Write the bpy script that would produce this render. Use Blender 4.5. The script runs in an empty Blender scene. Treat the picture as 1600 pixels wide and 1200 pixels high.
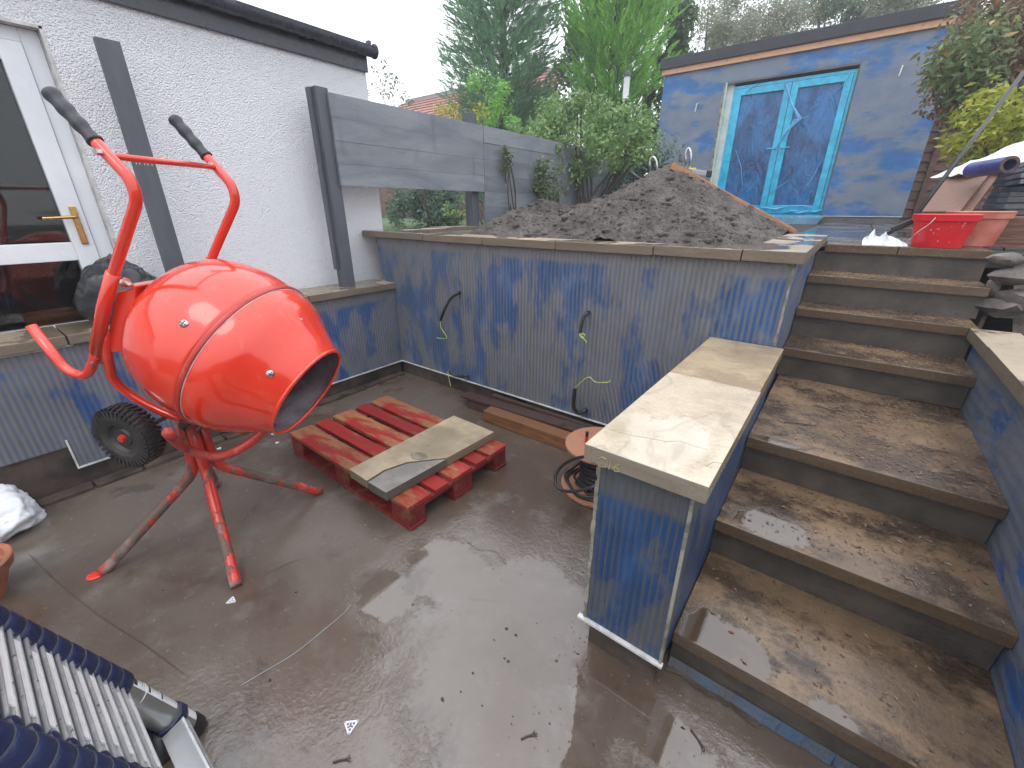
import bpy, bmesh, math, random
import numpy as np
from mathutils import Vector, Matrix, noise as mnoise
random.seed(7); rng = np.random.default_rng(7)
SC = bpy.context.scene
COL = SC.collection
# ------------------------------------------------------------------ camera, sky, sun, exposure
CH = 1.45
F_, YAW, PIT = 656.2, .6555, -.3965
fw = Vector((-math.sin(YAW)*math.cos(PIT), math.cos(YAW)*math.cos(PIT), math.sin(PIT)))
rt = Vector((math.cos(YAW), math.sin(YAW), 0))
up = rt.cross(fw)
cam = bpy.data.cameras.new('camera'); co = bpy.data.objects.new('camera', cam); COL.objects.link(co)
cam.sensor_width = 36; cam.lens = F_/1600*36; cam.clip_start = .02; cam.clip_end = 500
co.matrix_world = Matrix(((rt.x, up.x, -fw.x, 0), (rt.y, up.y, -fw.y, 0), (rt.z, up.z, -fw.z, CH), (0, 0, 0, 1)))
SC.camera = co
W = bpy.data.worlds.new('World'); SC.world = W; W.use_nodes = True
wn = W.node_tree; wn.nodes.clear()
wo = wn.nodes.new('ShaderNodeOutputWorld'); wb = wn.nodes.new('ShaderNodeBackground'); wb.inputs['Strength'].default_value = .1
sky = wn.nodes.new('ShaderNodeTexSky'); sky.sky_type = 'NISHITA'; sky.sun_disc = False
SUN_EL, SUN_AZ = math.radians(58), math.radians(150)
sky.sun_elevation = SUN_EL; sky.sun_rotation = SUN_AZ
tc = wn.nodes.new('ShaderNodeTexCoord'); sx = wn.nodes.new('ShaderNodeSeparateXYZ')
mr = wn.nodes.new('ShaderNodeMapRange'); mr.inputs['From Min'].default_value = -.02; mr.inputs['From Max'].default_value = 1
cr = wn.nodes.new('ShaderNodeMix'); cr.data_type = 'RGBA'
cr.inputs['A'].default_value = (13.0, 13.3, 13.8, 1); cr.inputs['B'].default_value = (26.5, 27.2, 29.3, 1)
mx = wn.nodes.new('ShaderNodeMix'); mx.data_type = 'RGBA'; mx.inputs['Factor'].default_value = .93
wn.links.new(tc.outputs['Generated'], sx.inputs[0]); wn.links.new(sx.outputs['Z'], mr.inputs['Value'])
wn.links.new(mr.outputs[0], cr.inputs['Factor']); wn.links.new(sky.outputs[0], mx.inputs['A'])
wn.links.new(cr.outputs['Result'], mx.inputs['B']); wn.links.new(mx.outputs['Result'], wb.inputs['Color'])
wn.links.new(wb.outputs[0], wo.inputs['Surface'])
sl = bpy.data.lights.new('sun', 'SUN'); sl.energy = .6; sl.angle = math.radians(25); sl.color = (1, .97, .93)
so = bpy.data.objects.new('sun', sl); COL.objects.link(so)
sd = Vector((math.sin(SUN_AZ)*math.cos(SUN_EL), math.cos(SUN_AZ)*math.cos(SUN_EL), math.sin(SUN_EL)))
so.rotation_euler = sd.to_track_quat('Z', 'Y').to_euler()
SC.view_settings.view_transform = 'Standard'; SC.view_settings.look = 'None'
SC.view_settings.exposure = .12; SC.view_settings.gamma = 1
SC.render.engine = 'CYCLES'

# ------------------------------------------------------------------ helpers
def at(px, py, ax, val):
    d = fw + (px-800)/F_*rt - (py-600)/F_*up
    o = Vector((0, 0, CH)); i = 'xyz'.index(ax); t = (val-o[i])/d[i]
    return o + t*d

def link(o, parent=None):
    COL.objects.link(o)
    if parent is not None:
        o.parent = parent
        o.matrix_parent_inverse = Matrix.Translation(parent.location).inverted() if parent.parent is None else Matrix.Identity(4)
    return o

def thing(name, label, cat, loc=(0, 0, 0), group=None):
    o = bpy.data.objects.new(name, None); o.location = loc; o.empty_display_size = .1
    COL.objects.link(o); o['label'] = label; o['category'] = cat
    if group: o['group'] = group
    return o

def tag(o, label, cat, group=None, kind=None):
    o['label'] = label; o['category'] = cat
    if group: o['group'] = group
    if kind: o['kind'] = kind
    return o

def structure(o):
    o['kind'] = 'structure'; return o

class G:
    def __init__(s): s.v = []; s.f = []
    def add(s, vs, fs):
        b = len(s.v); s.v += [tuple(p) for p in vs]; s.f += [tuple(b+i for i in f) for f in fs]; return s
    def box(s, x0, x1, y0, y1, z0, z1):
        return s.add([(x0,y0,z0),(x1,y0,z0),(x1,y1,z0),(x0,y1,z0),(x0,y0,z1),(x1,y0,z1),(x1,y1,z1),(x0,y1,z1)],
                     [(0,3,2,1),(4,5,6,7),(0,1,5,4),(1,2,6,5),(2,3,7,6),(3,0,4,7)])
    def obox(s, c, ax, ay, az):
        c = Vector(c); P = []
        for z in (-1, 1):
            for x, y in ((-1,-1),(1,-1),(1,1),(-1,1)):
                P.append(c + Vector(ax)*x + Vector(ay)*y + Vector(az)*z)
        return s.add(P, [(0,3,2,1),(4,5,6,7),(0,1,5,4),(1,2,6,5),(2,3,7,6),(3,0,4,7)])
    def prism(s, pts, z0, z1):
        n = len(pts)
        return s.add([(x, y, z0) for x, y in pts] + [(x, y, z1) for x, y in pts],
                     [tuple(range(n))[::-1], tuple(range(n, 2*n))] + [(i, (i+1) % n, n+(i+1) % n, n+i) for i in range(n)])
    def tube(s, pts, r, seg=12, cap=True):
        pts = [Vector(p) for p in pts]; n = len(pts)
        rs = r if hasattr(r, '__len__') else [r]*n
        t0 = (pts[1]-pts[0]).normalized(); a = t0.orthogonal().normalized(); rings = []
        for i, p in enumerate(pts):
            t = (pts[min(i+1, n-1)]-pts[max(i-1, 0)]).normalized()
            a = (a - t*a.dot(t)).normalized(); b = t.cross(a)
            rings.append([p + rs[i]*(math.cos(2*math.pi*k/seg)*a + math.sin(2*math.pi*k/seg)*b) for k in range(seg)])
        vs = [q for R in rings for q in R]
        fs = [(i*seg+k, i*seg+(k+1) % seg, (i+1)*seg+(k+1) % seg, (i+1)*seg+k) for i in range(n-1) for k in range(seg)]
        if cap: fs += [tuple(range(seg))[::-1], tuple((n-1)*seg+k for k in range(seg))]
        return s.add(vs, fs)
    def lathe(s, c, n, prof, seg=48, closed=False):
        # prof: (distance along n, radius)
        c = Vector(c); n = Vector(n).normalized(); a = n.orthogonal().normalized(); b = n.cross(a)
        vs = [c + n*t + r*(math.cos(2*math.pi*k/seg)*a + math.sin(2*math.pi*k/seg)*b) for t, r in prof for k in range(seg)]
        m = len(prof); rg = range(m if closed else m-1)
        fs = [(i*seg+k, i*seg+(k+1) % seg, ((i+1) % m)*seg+(k+1) % seg, ((i+1) % m)*seg+k) for i in rg for k in range(seg)]
        if not closed:
            if prof[0][1] > 1e-5: fs.append(tuple(range(seg))[::-1])
            if prof[-1][1] > 1e-5: fs.append(tuple((m-1)*seg+k for k in range(seg)))
        return s.add(vs, fs)
    def ob(s, name, mat, parent=None, smooth=False, bevel=0, merge=False, fixn=True, jitter=0):
        me = bpy.data.meshes.new(name); me.from_pydata(s.v, [], s.f)
        bm = bmesh.new(); bm.from_mesh(me)
        if merge: bmesh.ops.remove_doubles(bm, verts=bm.verts, dist=1e-5)
        if jitter:
            for v in bm.verts: v.co += Vector([random.uniform(-jitter, jitter) for _ in range(3)])
        if fixn: bmesh.ops.recalc_face_normals(bm, faces=bm.faces)
        if bevel:
            ed = [e for e in bm.edges if len(e.link_faces) == 2 and e.calc_face_angle(0) > .6]
            bmesh.ops.bevel(bm, geom=ed, offset=bevel, segments=2, affect='EDGES', profile=.6)
        bm.to_mesh(me); bm.free()
        if smooth:
            me.polygons.foreach_set('use_smooth', [True]*len(me.polygons))
            if smooth != 'all':
                try: me.set_sharp_from_angle(angle=math.radians(40))
                except Exception: pass
        me.materials.append(mat)
        o = bpy.data.objects.new(name, me); return link(o, parent)

def spline(pts, k=6):
    P = [Vector(p) for p in pts]; P = [P[0]*2-P[1]] + P + [P[-1]*2-P[-2]]; out = []
    for i in range(1, len(P)-2):
        for j in range(k):
            t = j/k; a, b, c, d = P[i-1:i+3]
            out.append(.5*((2*b)+(c-a)*t+(2*a-5*b+4*c-d)*t*t+(3*b-a-3*c+d)*t*t*t))
    return out + [P[-2]]

def rounded(pts, r=.05, k=6):
    P = [Vector(p) for p in pts]; out = [P[0]]
    for i in range(1, len(P)-1):
        a, b, c = P[i-1], P[i], P[i+1]; d1 = (a-b); d2 = (c-b)
        l = min(r, d1.length*.48, d2.length*.48); p0 = b+d1.normalized()*l; p1 = b+d2.normalized()*l
        for j in range(k+1):
            t = j/k; out.append((1-t)**2*p0+2*t*(1-t)*b+t*t*p1)
    return out + [P[-1]]

# ------------------------------------------------------------------ materials
class NT:
    def __init__(s, name):
        s.m = bpy.data.materials.new(name); s.m.use_nodes = True; s.t = s.m.node_tree; s.t.nodes.clear()
        s.out = s.t.nodes.new('ShaderNodeOutputMaterial')
        s.geo = s.t.nodes.new('ShaderNodeNewGeometry'); s.pos = s.geo.outputs['Position']
    def n(s, ty, _i=None, **pr):
        nd = s.t.nodes.new('ShaderNode'+ty)
        for k, v in pr.items(): setattr(nd, k, v)
        for k, v in (_i or {}).items():
            sk = nd.inputs[k]
            if isinstance(v, bpy.types.NodeSocket): s.t.links.new(v, sk)
            else: sk.default_value = v
        return nd
    def objpos(s): return s.n('TexCoord').outputs['Object']
    def mp(s, v, scale=(1,1,1), loc=(0,0,0), rot=(0,0,0)):
        return s.n('Mapping', {'Vector': v, 'Scale': scale, 'Location': loc, 'Rotation': rot}).outputs[0]
    def noise(s, v, sc, det=4, ro=.55, dist=0, col=False):
        nd = s.n('TexNoise', {'Vector': v, 'Scale': sc, 'Detail': det, 'Roughness': ro, 'Distortion': dist})
        return nd.outputs['Color' if col else 'Fac']
    def voro(s, v, sc, out='Distance', **k): return s.n('TexVoronoi', {'Vector': v, 'Scale': sc}, **k).outputs[out]
    def wave(s, v, sc, dist=0, ds=1, dirn='X'):
        return s.n('TexWave', {'Vector': v, 'Scale': sc, 'Distortion': dist, 'Detail Scale': ds, 'Detail': 2}, bands_direction=dirn).outputs['Fac']
    def ramp(s, f, stops):
        nd = s.n('ValToRGB', {'Fac': f}); e = nd.color_ramp.elements
        while len(e) < len(stops): e.new(.5)
        for i, (p, c) in enumerate(stops):
            e[i].position = p; e[i].color = (c, c, c, 1) if not hasattr(c, '__len__') else (*c, 1)
        return nd.outputs['Color']
    def st(s, f, a, b):   # smooth threshold
        return s.n('MapRange', {'Value': f, 'From Min': a, 'From Max': b}, interpolation_type='SMOOTHSTEP').outputs[0]
    def math(s, op, a, b=0.0, c=None):
        d = {0: a, 1: b}
        if c is not None: d[2] = c
        return s.n('Math', d, operation=op).outputs[0]
    def mix(s, f, a, b):
        def c(v): return v if isinstance(v, bpy.types.NodeSocket) else (*v, 1)
        return s.n('Mix', {0: f, 6: c(a), 7: c(b)}, data_type='RGBA').outputs[2]
    def mul(s, a, b):
        def c(v): return v if isinstance(v, bpy.types.NodeSocket) else (*v, 1)
        return s.n('Mix', {0: 1.0, 6: c(a), 7: c(b)}, data_type='RGBA', blend_type='MULTIPLY').outputs[2]
    def bump(s, h, dist=.005, strg=1.0, nrm=None):
        d = {'Height': h, 'Distance': dist, 'Strength': strg}
        if nrm is not None: d['Normal'] = nrm
        return s.n('Bump', d).outputs[0]
    def sep(s, v): return s.n('SeparateXYZ', {0: v}).outputs
    def comb(s, x, y, z): return s.n('CombineXYZ', {0: x, 1: y, 2: z}).outputs[0]
    def fin(s, base, rough=.6, nrm=None, metal=0.0, spec=.5, coat=0.0, trans=0.0, alpha=None, sheen=0, croughness=.05, ior=1.5):
        d = {'Base Color': base if isinstance(base, bpy.types.NodeSocket) else (*base, 1), 'Roughness': rough, 'Metallic': metal,
             'Specular IOR Level': spec, 'Coat Weight': coat, 'Coat Roughness': croughness, 'Transmission Weight': trans, 'IOR': ior}
        if nrm is not None: d['Normal'] = nrm
        if alpha is not None: d['Alpha'] = alpha
        b = s.n('BsdfPrincipled', d); s.t.links.new(b.outputs[0], s.out.inputs[0]); s.b = b
        return s.m

def puddles(s, lst, jag=.35):
    # real pools of water on the stone: (px, py, z, rx, ry)
    p = s.pos; n = s.math('ADD', s.math('MULTIPLY', s.math('SUBTRACT', s.noise(p, 7, 3, .5), .5), jag*2.0), s.math('MULTIPLY', s.math('SUBTRACT', s.noise(p, 48, 5, .7), .5), jag*2.4)); out = None
    for (px, py, z, rx, ry) in lst:
        c = at(px, py, 'z', z); q = s.mp(p, (1/rx, 1/ry, 0), (-c.x/rx, -c.y/ry, 0))
        d = s.n('VectorMath', {0: q}, operation='LENGTH').outputs['Value']
        m_ = s.st(s.math('ADD', d, n), 1.16, .82)
        zz = s.sep(p)[2]; m_ = s.math('MULTIPLY', m_, s.math('LESS_THAN', s.math('ABSOLUTE', s.math('SUBTRACT', zz, z)), .02))
        out = m_ if out is None else s.math('MAXIMUM', out, m_)
    return out

def simple(name, c1, c2=None, sc=8, rough=.6, bump=.002, bsc=None, rvar=.1, obj=False, stretch=(1,1,1), rnd=0, **k):
    s = NT(name); v = s.mp(s.objpos() if obj else s.pos, stretch)
    c2 = c2 or tuple(x*.7 for x in c1)
    n = s.noise(v, sc, 5, .62); c = s.mix(s.st(n, .34, .66), c1, c2)
    if rnd:
        r = s.n('ObjectInfo').outputs['Random']
        c = s.n('HueSaturation', {'Color': c, 'Value': s.math('MULTIPLY_ADD', r, rnd*2, 1-rnd)}).outputs[0]
    r_ = s.math('MULTIPLY_ADD', s.noise(v, sc*2.3, 3), rvar*2, rough-rvar)
    nm = s.bump(s.noise(v, bsc or sc*9, 6, .65), bump) if bump else None
    return s.fin(c, r_, nm, **k)

def leafmat(name, c1, c2, c3=None, trans=.25, rough=.45):
    s = NT(name)
    r = s.geo.outputs['Random Per Island']
    big = s.noise(s.pos, 1.7, 3)
    c = s.mix(s.math('ADD', s.math('MULTIPLY', r, .6), s.math('MULTIPLY', big, .5)), c1, c2)
    if c3: c = s.mix(s.st(r, .9, .93), c, c3)
    d = s.n('BsdfPrincipled', {'Base Color': c, 'Roughness': rough, 'Specular IOR Level': .4})
    tr = s.n('BsdfTranslucent', {'Color': c}); ms = s.n('MixShader', {0: trans, 1: d.outputs[0], 2: tr.outputs[0]})
    s.t.links.new(ms.outputs[0], s.out.inputs[0]); return s.m

M = {}
def build_materials():
    # --- wet concrete floor
    s = NT('wet_concrete'); p = s.pos
    big = s.noise(p, .9, 5, .6); mid = s.noise(p, 4.5, 6, .65); fine = s.noise(p, 42, 5, .7)
    c = s.mix(s.st(big, .38, .62), (.072, .048, .034), (.118, .094, .075))
    c = s.mix(s.math('MULTIPLY', s.st(mid, .52, .7), .6), c, (.155, .14, .122))
    c = s.mix(s.math('MULTIPLY', s.st(s.noise(p, 2.1, 7, .7, .6), .55, .66), .55), c, (.050, .038, .030))
    spots = s.st(s.voro(s.mp(p, (1, 1, 1), (3.1, 1.2, 0)), 15), .075, .05)
    c = s.mix(s.math('MULTIPLY', spots, s.st(s.noise(p, 3.3, 2), .55, .6)), c, (.022, .019, .017))
    c = s.mix(s.math('MULTIPLY', s.st(fine, .58, .75), .35), c, (.21, .18, .15))
    pud = puddles(s, [(790, 1090, 0, .36, .30), (700, 890, 0, .30, .17), (600, 925, 0, .16, .14), (1010, 1130, 0, .26, .10), (840, 930, 0, .26, .20), (1020, 880, 0, .12, .08)], .34)
    rough = s.math('MULTIPLY_ADD', s.st(fine, .35, .7), .16, .09)
    rough = s.math('ADD', s.math('MULTIPLY', rough, s.math('SUBTRACT', 1.05, pud)), .015)
    h = s.math('MULTIPLY', s.math('ADD', s.noise(p, 55, 4, .6), s.math('MULTIPLY', s.noise(p, 15, 4, .6), .9)), s.math('SUBTRACT', 1.0, s.math('MULTIPLY', pud, .96)))
    nm = s.bump(s.math('MULTIPLY', h, s.math('MULTIPLY_ADD', s.st(s.noise(p, 1.7, 3), .45, .6), .75, .25)), .0021)
    M['floor'] = s.fin(c, rough, nm, spec=.95, ior=1.5)
    # --- tanking membrane with comb ridges of tile adhesive
    def membrane(key, blue, grey, pitch, vertical=True, amt=.5, bsc=2.2, hor=False, edges=None, rid=1.0):
        s = NT(key); p = s.pos; x, y, z = s.sep(p)
        along = s.math('ADD', x, y)
        q = s.comb(along, 0, z)
        if hor: q2 = s.comb(z, 0, along)
        else: q2 = q
        w = s.wave(s.mp(q2, (1, 1, .25)), .314/pitch, 1.1 if not hor else 2.0, 1.6)
        w2 = s.wave(s.mp(q2, (1, 1, 1), rot=(0, .28, 0)), .314/pitch, .6, 1.2)
        swirl = s.st(s.noise(q, 1.1, 2), .60, .64)
        w = s.n('Mix', {0: swirl, 2: w, 3: w2}).outputs[0]
        sc = (1, 1, .42) if not hor else (.62, 1, 1.25)
        n1 = s.noise(s.mp(q, sc), bsc, 5, .62, .3); n2 = s.noise(s.mp(q, sc, (5, 0, 2)), bsc*3.1, 4, .6)
        cover = s.st(s.math('ADD', n1, s.math('MULTIPLY', s.math('SUBTRACT', n2, .5), .50)), amt-.06, amt+.06)
        # on the ridges the adhesive is thick, between them the blue shows; bare patches stay blue
        thick = s.math('MULTIPLY', s.st(w, .25, .75), s.st(s.noise(s.mp(q, sc, (1, 0, 7)), bsc*1.3, 3), .28, .5))
        f = s.math('MAXIMUM', s.math('MULTIPLY', cover, (s.math('MULTIPLY_ADD', s.st(w, .18, .6), .32, .50) if rid > .5 else s.math('MULTIPLY_ADD', n2, .9, .25))), s.math('MULTIPLY', thick, .42*rid))
        if edges:  # smeared band below the top edge
            f = s.math('MAXIMUM', f, s.math('MULTIPLY', s.st(s.math('ADD', z, s.math('MULTIPLY', n2, .08)), edges-.075, edges-.03), .75))
        bl = s.mix(s.noise(q, 5, 4), blue, tuple(v*.55 for v in blue))
        bl = s.mix(s.math('MULTIPLY', s.st(n2, .42, .7), .5), bl, tuple(v*1.5+.02 for v in blue))
        gr = s.mix(s.noise(q, 7, 4), grey, tuple(v*.6 for v in grey))
        c = s.mix(f, bl, gr)
        c = s.mix(s.math('MULTIPLY', s.st(s.noise(q, 30, 5, .7), .62, .72), .35), c, (.03, .035, .04))
        rd = s.math('MULTIPLY', s.math('MULTIPLY', w, rid), s.math('MULTIPLY_ADD', s.st(n1, .3, .55), .8, .2))
        h = s.math('ADD', s.math('ADD', rd, s.math('MULTIPLY', s.noise(q, 60, 4), .35)), s.math('MULTIPLY', cover, .5))
        nm = s.bump(h, .0042)
        M[key] = s.fin(c, s.math('MULTIPLY_ADD', s.noise(q, 12, 3), .3, .3), nm, spec=.45)
    B = (.030, .092, .235); GR = (.235, .215, .170)
    membrane('tank_wall', B, GR, .028, amt=.475, bsc=2.6, edges=1.23)
    membrane('tank_low', (.026, .085, .25), (.215, .20, .165), .025, amt=.465, bsc=3.0, edges=.80, rid=.72)
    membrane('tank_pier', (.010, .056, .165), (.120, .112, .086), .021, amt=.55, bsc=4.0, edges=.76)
    membrane('tank_side', (.022, .090, .27), (.17, .165, .15), .05, amt=.45, bsc=2.2, hor=True, rid=.35)
    membrane('tank_shed', (.034, .150, .38), (.225, .235, .235), .30, amt=.465, bsc=.95, hor=True, rid=.0)
    # --- roughcast
    s = NT('roughcast'); p = s.pos
    v = s.voro(p, 130, feature='SMOOTH_F1'); n = s.noise(p, 85, 5, .7)
    c = s.mix(s.noise(p, 1.3, 4), (.76, .77, .81), (.84, .85, .87))
    c = s.mix(s.math('MULTIPLY', s.st(n, .56, .70), .55), c, (.36, .37, .42))
    M['roughcast'] = s.fin(c, .85, s.bump(s.math('ADD', n, s.math('MULTIPLY', v, -1.0)), .010))
    # --- sandstone
    def stone(key, a, b, dark, gloss=.35, puddle=0.0, vein=.5, rnd=.12, dirt=.5, psc=2.2, ploc=(0, 0, 0), pools=None, dk=.85, bmp=.003):
        s = NT(key); p = s.pos; z = s.sep(s.geo.outputs['Normal'])[2]
        n = s.noise(s.mp(p, (1, .7, 1)), 3.2, 6, .62, .8)
        c = s.mix(s.st(n, .32, .68), a, b)
        vn = s.st(s.math('ABSOLUTE', s.math('SUBTRACT', s.noise(s.mp(p, (1, .55, 1), rot=(0, 0, .5)), 2.3, 4, .5, .9), .5)), .02, .0)
        c = s.mix(s.math('MULTIPLY', vn, vein), c, tuple(v*.5 for v in a))
        d = s.st(s.noise(s.mp(p, (1, 1.3, 1), (2, 7, 0)), 2.4, 8, .74), .44, .57)
        c = s.mix(s.math('MULTIPLY', s.math('MULTIPLY', d, dirt), s.st(z, .5, .9)), c, dark)
        sp = s.math('MULTIPLY', s.st(s.noise(p, 38, 4, .7), .62, .68), s.math('MULTIPLY', s.st(z, .5, .9), dirt*1.1))
        c = s.mix(sp, c, tuple(v*.6 for v in dark))
        r = s.n('ObjectInfo').outputs['Random']
        c = s.n('HueSaturation', {'Color': c, 'Value': s.math('MULTIPLY_ADD', r, rnd*2, 1-rnd)}).outputs[0]
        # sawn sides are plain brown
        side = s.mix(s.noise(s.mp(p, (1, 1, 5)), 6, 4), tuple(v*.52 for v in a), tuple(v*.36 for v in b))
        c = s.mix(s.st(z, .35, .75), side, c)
        fn = s.noise(p, 70, 5, .65)
        wet = s.st(s.math('ADD', s.noise(s.mp(p, (1, 1, 1), ploc), psc, 3, .5), s.math('MULTIPLY', s.noise(p, 14, 4), .15)), .66-puddle, .72-puddle)
        wet = s.math('MULTIPLY', wet, s.st(z, .8, .98))
        if pools: wet = s.math('MAXIMUM', puddles(s, pools), s.math('MULTIPLY', wet, .0))
        if pools and dk > 0:
            damp = s.st(s.noise(s.mp(p, (1, 1.4, 1), (4, 2, 0)), 2.0, 4, .6), .42, .58); c = s.mix(s.math('MULTIPLY', s.math('MULTIPLY', damp, .45), s.st(z, .5, .9)), c, tuple(v*.35 for v in b))
        c = s.mix(s.math('MULTIPLY', wet, dk), c, tuple(v*.42 for v in b))
        ro = s.math('MULTIPLY', s.math('MULTIPLY_ADD', fn, .35, gloss-.12), s.math('MULTIPLY_ADD', wet, -.93, 1.0))
        h = s.math('MULTIPLY', s.math('ADD', fn, s.noise(p, 16, 4)), s.math('MULTIPLY_ADD', wet, -.93, 1.0))
        M[key] = s.fin(c, ro, s.bump(h, bmp), spec=s.math('MULTIPLY_ADD', wet, .55, .45))
    stone('coping', (.39, .31, .215), (.27, .215, .15), (.13, .10, .07), gloss=.36, puddle=.12, dirt=.25, vein=.3)
    stone('pier_stone', (.50, .425, .325), (.42, .35, .255), (.22, .16, .11), gloss=.24, puddle=.15, dirt=.28, vein=.45, rnd=.06, dk=-.35, bmp=.0012, pools=[(1040, 690, .829, .125, .20), (985, 665, .829, .07, .13), (1010, 735, .829, .13, .06)])
    stone('pier_stone_back', (.40, .315, .20), (.33, .255, .16), (.15, .10, .07), gloss=.3, puddle=0, dirt=.45, vein=.3, rnd=.0, bmp=.0012)
    stone('tread', (.245, .162, .095), (.165, .108, .064), (.040, .027, .020), gloss=.20, bmp=.0014, dirt=.95, vein=.1, pools=[(1140, 1020, .175, .115, .13), (1100, 985, .175, .07, .11), (1205, 822, .35, .13, .10), (1215, 690, .525, .10, .035), (1300, 1120, .175, .06, .05), (1290, 480, .876, .15, .06)])
    stone('right_coping', (.35, .285, .20), (.28, .22, .155), (.16, .12, .08), gloss=.5, puddle=0, dirt=.3, vein=.2)
    stone('slab', (.45, .365, .245), (.35, .28, .185), (.24, .19, .13), gloss=.3, pools=[(655, 712, .2, .05, .035)], dirt=.6, vein=.3, rnd=.0)
    stone('slab_grey', (.23, .215, .19), (.165, .155, .14), (.12, .11, .10), gloss=.3, puddle=.0, dirt=.5, vein=.3, rnd=.0)
    stone('patio_slab', (.17, .155, .145), (.12, .11, .105), (.055, .05, .048), gloss=.2, puddle=.15, dirt=.6, vein=.2)
    M['riser'] = simple('riser_render', (.088, .073, .058), (.045, .038, .032), 6, .42, .003)
    M['plinth'] = simple('plinth', (.085, .062, .05), (.03, .023, .02), 7, .45, .004)
    M['bead'] = simple('bead', (.62, .62, .60), (.40, .40, .38), 20, .45, .001)
    M['mesh'] = simple('mesh_strip', (.010, .045, .095), (.05, .042, .035), 9, .5, .003)
    M['mortar'] = simple('mortar_strip', (.30, .29, .24), (.12, .115, .095), 14, .7, .006)
    M['upvc'] = simple('upvc', (.74, .76, .78), (.64, .67, .70), 2.5, .25, .0, spec=.5)
    M['post'] = simple('post_paint', (.085, .092, .108), (.068, .074, .088), 3, .5, .0012, 30, stretch=(6, 6, 1))
    # weathered stained board
    s = NT('stained_board'); p = s.mp(s.pos, (1, .35, 1.6)); n = s.noise(p, 3.2, 6, .66, .6); n2 = s.noise(s.mp(s.pos, (1, .25, 3)), 22, 5, .7)
    c = s.mix(s.st(n, .3, .7), (.125, .140, .162), (.215, .228, .250)); c = s.mix(s.math('MULTIPLY', s.st(n2, .5, .7), .35), c, (.105, .115, .13))
    c = s.mix(s.math('MULTIPLY', s.st(s.noise(s.mp(s.pos, (1, 1.2, .35), (3, 0, 1)), 4, 4), .60, .70), .45), c, (.085, .10, .115))
    r = s.n('ObjectInfo').outputs['Random']; c = s.n('HueSaturation', {'Color': c, 'Value': s.math('MULTIPLY_ADD', r, .24, .88)}).outputs[0]
    M['board'] = s.fin(c, .42, s.bump(n2, .0009))
    M['gutter'] = simple('gutter_plastic', (.050, .055, .072), (.038, .042, .056), 3, .28, .0005)
    M['glass'] = NT('dark_glass').fin((.012, .013, .015), .04, spec=.5)
    s = NT('door_glass')
    gl = s.n('BsdfGlossy', {'Color': (1, 1, 1, 1), 'Roughness': .03}); tr = s.n('BsdfTransparent', {'Color': (.75, .78, .78, 1)})
    fr = s.n('Fresnel', {'IOR': 1.5}); ms = s.n('MixShader', {0: fr.outputs[0], 1: tr.outputs[0], 2: gl.outputs[0]})
    s.t.links.new(ms.outputs[0], s.out.inputs[0]); M['door_glass'] = s.m
    M['brass'] = simple('brass', (.55, .36, .12), (.42, .27, .09), 20, .25, 0, metal=1)
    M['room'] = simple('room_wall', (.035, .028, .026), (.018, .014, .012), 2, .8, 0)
    M['orange_cloth'] = simple('orange_cloth', (.42, .10, .02), (.22, .05, .015), 6, .8, .004)
    # --- red enamel with drips and dust
    def paint(key, red, wear=0.0, dust=.1):
        s = NT(key); p = s.pos
        n = s.noise(p, 7, 5, .6)
        c = s.mix(s.math('MULTIPLY', n, .5), red, tuple(v*.78 for v in red))
        c = s.mix(s.math('MULTIPLY', s.st(s.noise(s.mp(p, (1, 1, .35)), 22, 5, .7), .56, .75), dust), c, (.60, .42, .36))
        rr = .20
        h = s.math('MULTIPLY', s.st(s.voro(p, 85), .16, .05), s.st(s.noise(p, 9, 2), .5, .56))
        if wear:
            z = s.sep(p)[2]
            wmask = s.st(s.math('ADD', s.noise(s.mp(p, (1.3, 1.3, .45)), 6.5, 7, .74), s.math('MULTIPLY', s.math('SUBTRACT', .24, z), .14)), .47, .53)
            wc = s.mix(s.st(s.noise(p, 8, 4), .50, .68), (.105, .070, .052), (.26, .20, .185))
            c = s.mix(s.math('MULTIPLY', wmask, wear), c, wc)
            rr = s.math('MULTIPLY_ADD', wmask, .4, .28)
            h = s.math('ADD', h, s.math('MULTIPLY', wmask, 1.4))
        M[key] = s.fin(c, rr, s.bump(h, .0014), spec=.5, coat=.7 if not wear else .1, croughness=.035)
    paint('red', (.70, .036, .011), dust=.10)
    paint('red_dark', (.42, .026, .016), dust=.2, wear=.25)
    paint('red_worn', (.52, .030, .016), wear=1.0, dust=.25)
    M['drum_in'] = simple('cement_coated_steel', (.40, .37, .40), (.17, .11, .12), 5, .5, .003)
    M['tyre'] = simple('tyre_rubber', (.030, .028, .027), (.014, .013, .013), 14, .45, .002)
    M['steel'] = simple('steel', (.62, .60, .57), (.40, .38, .36), 30, .3, .0006, metal=1)
    M['rust'] = simple('rusty_steel', (.12, .06, .04), (.05, .03, .025), 30, .6, .002)
    M['grip'] = simple('grip_rubber', (.022, .024, .030), (.014, .015, .019), 10, .42, .0015)
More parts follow.
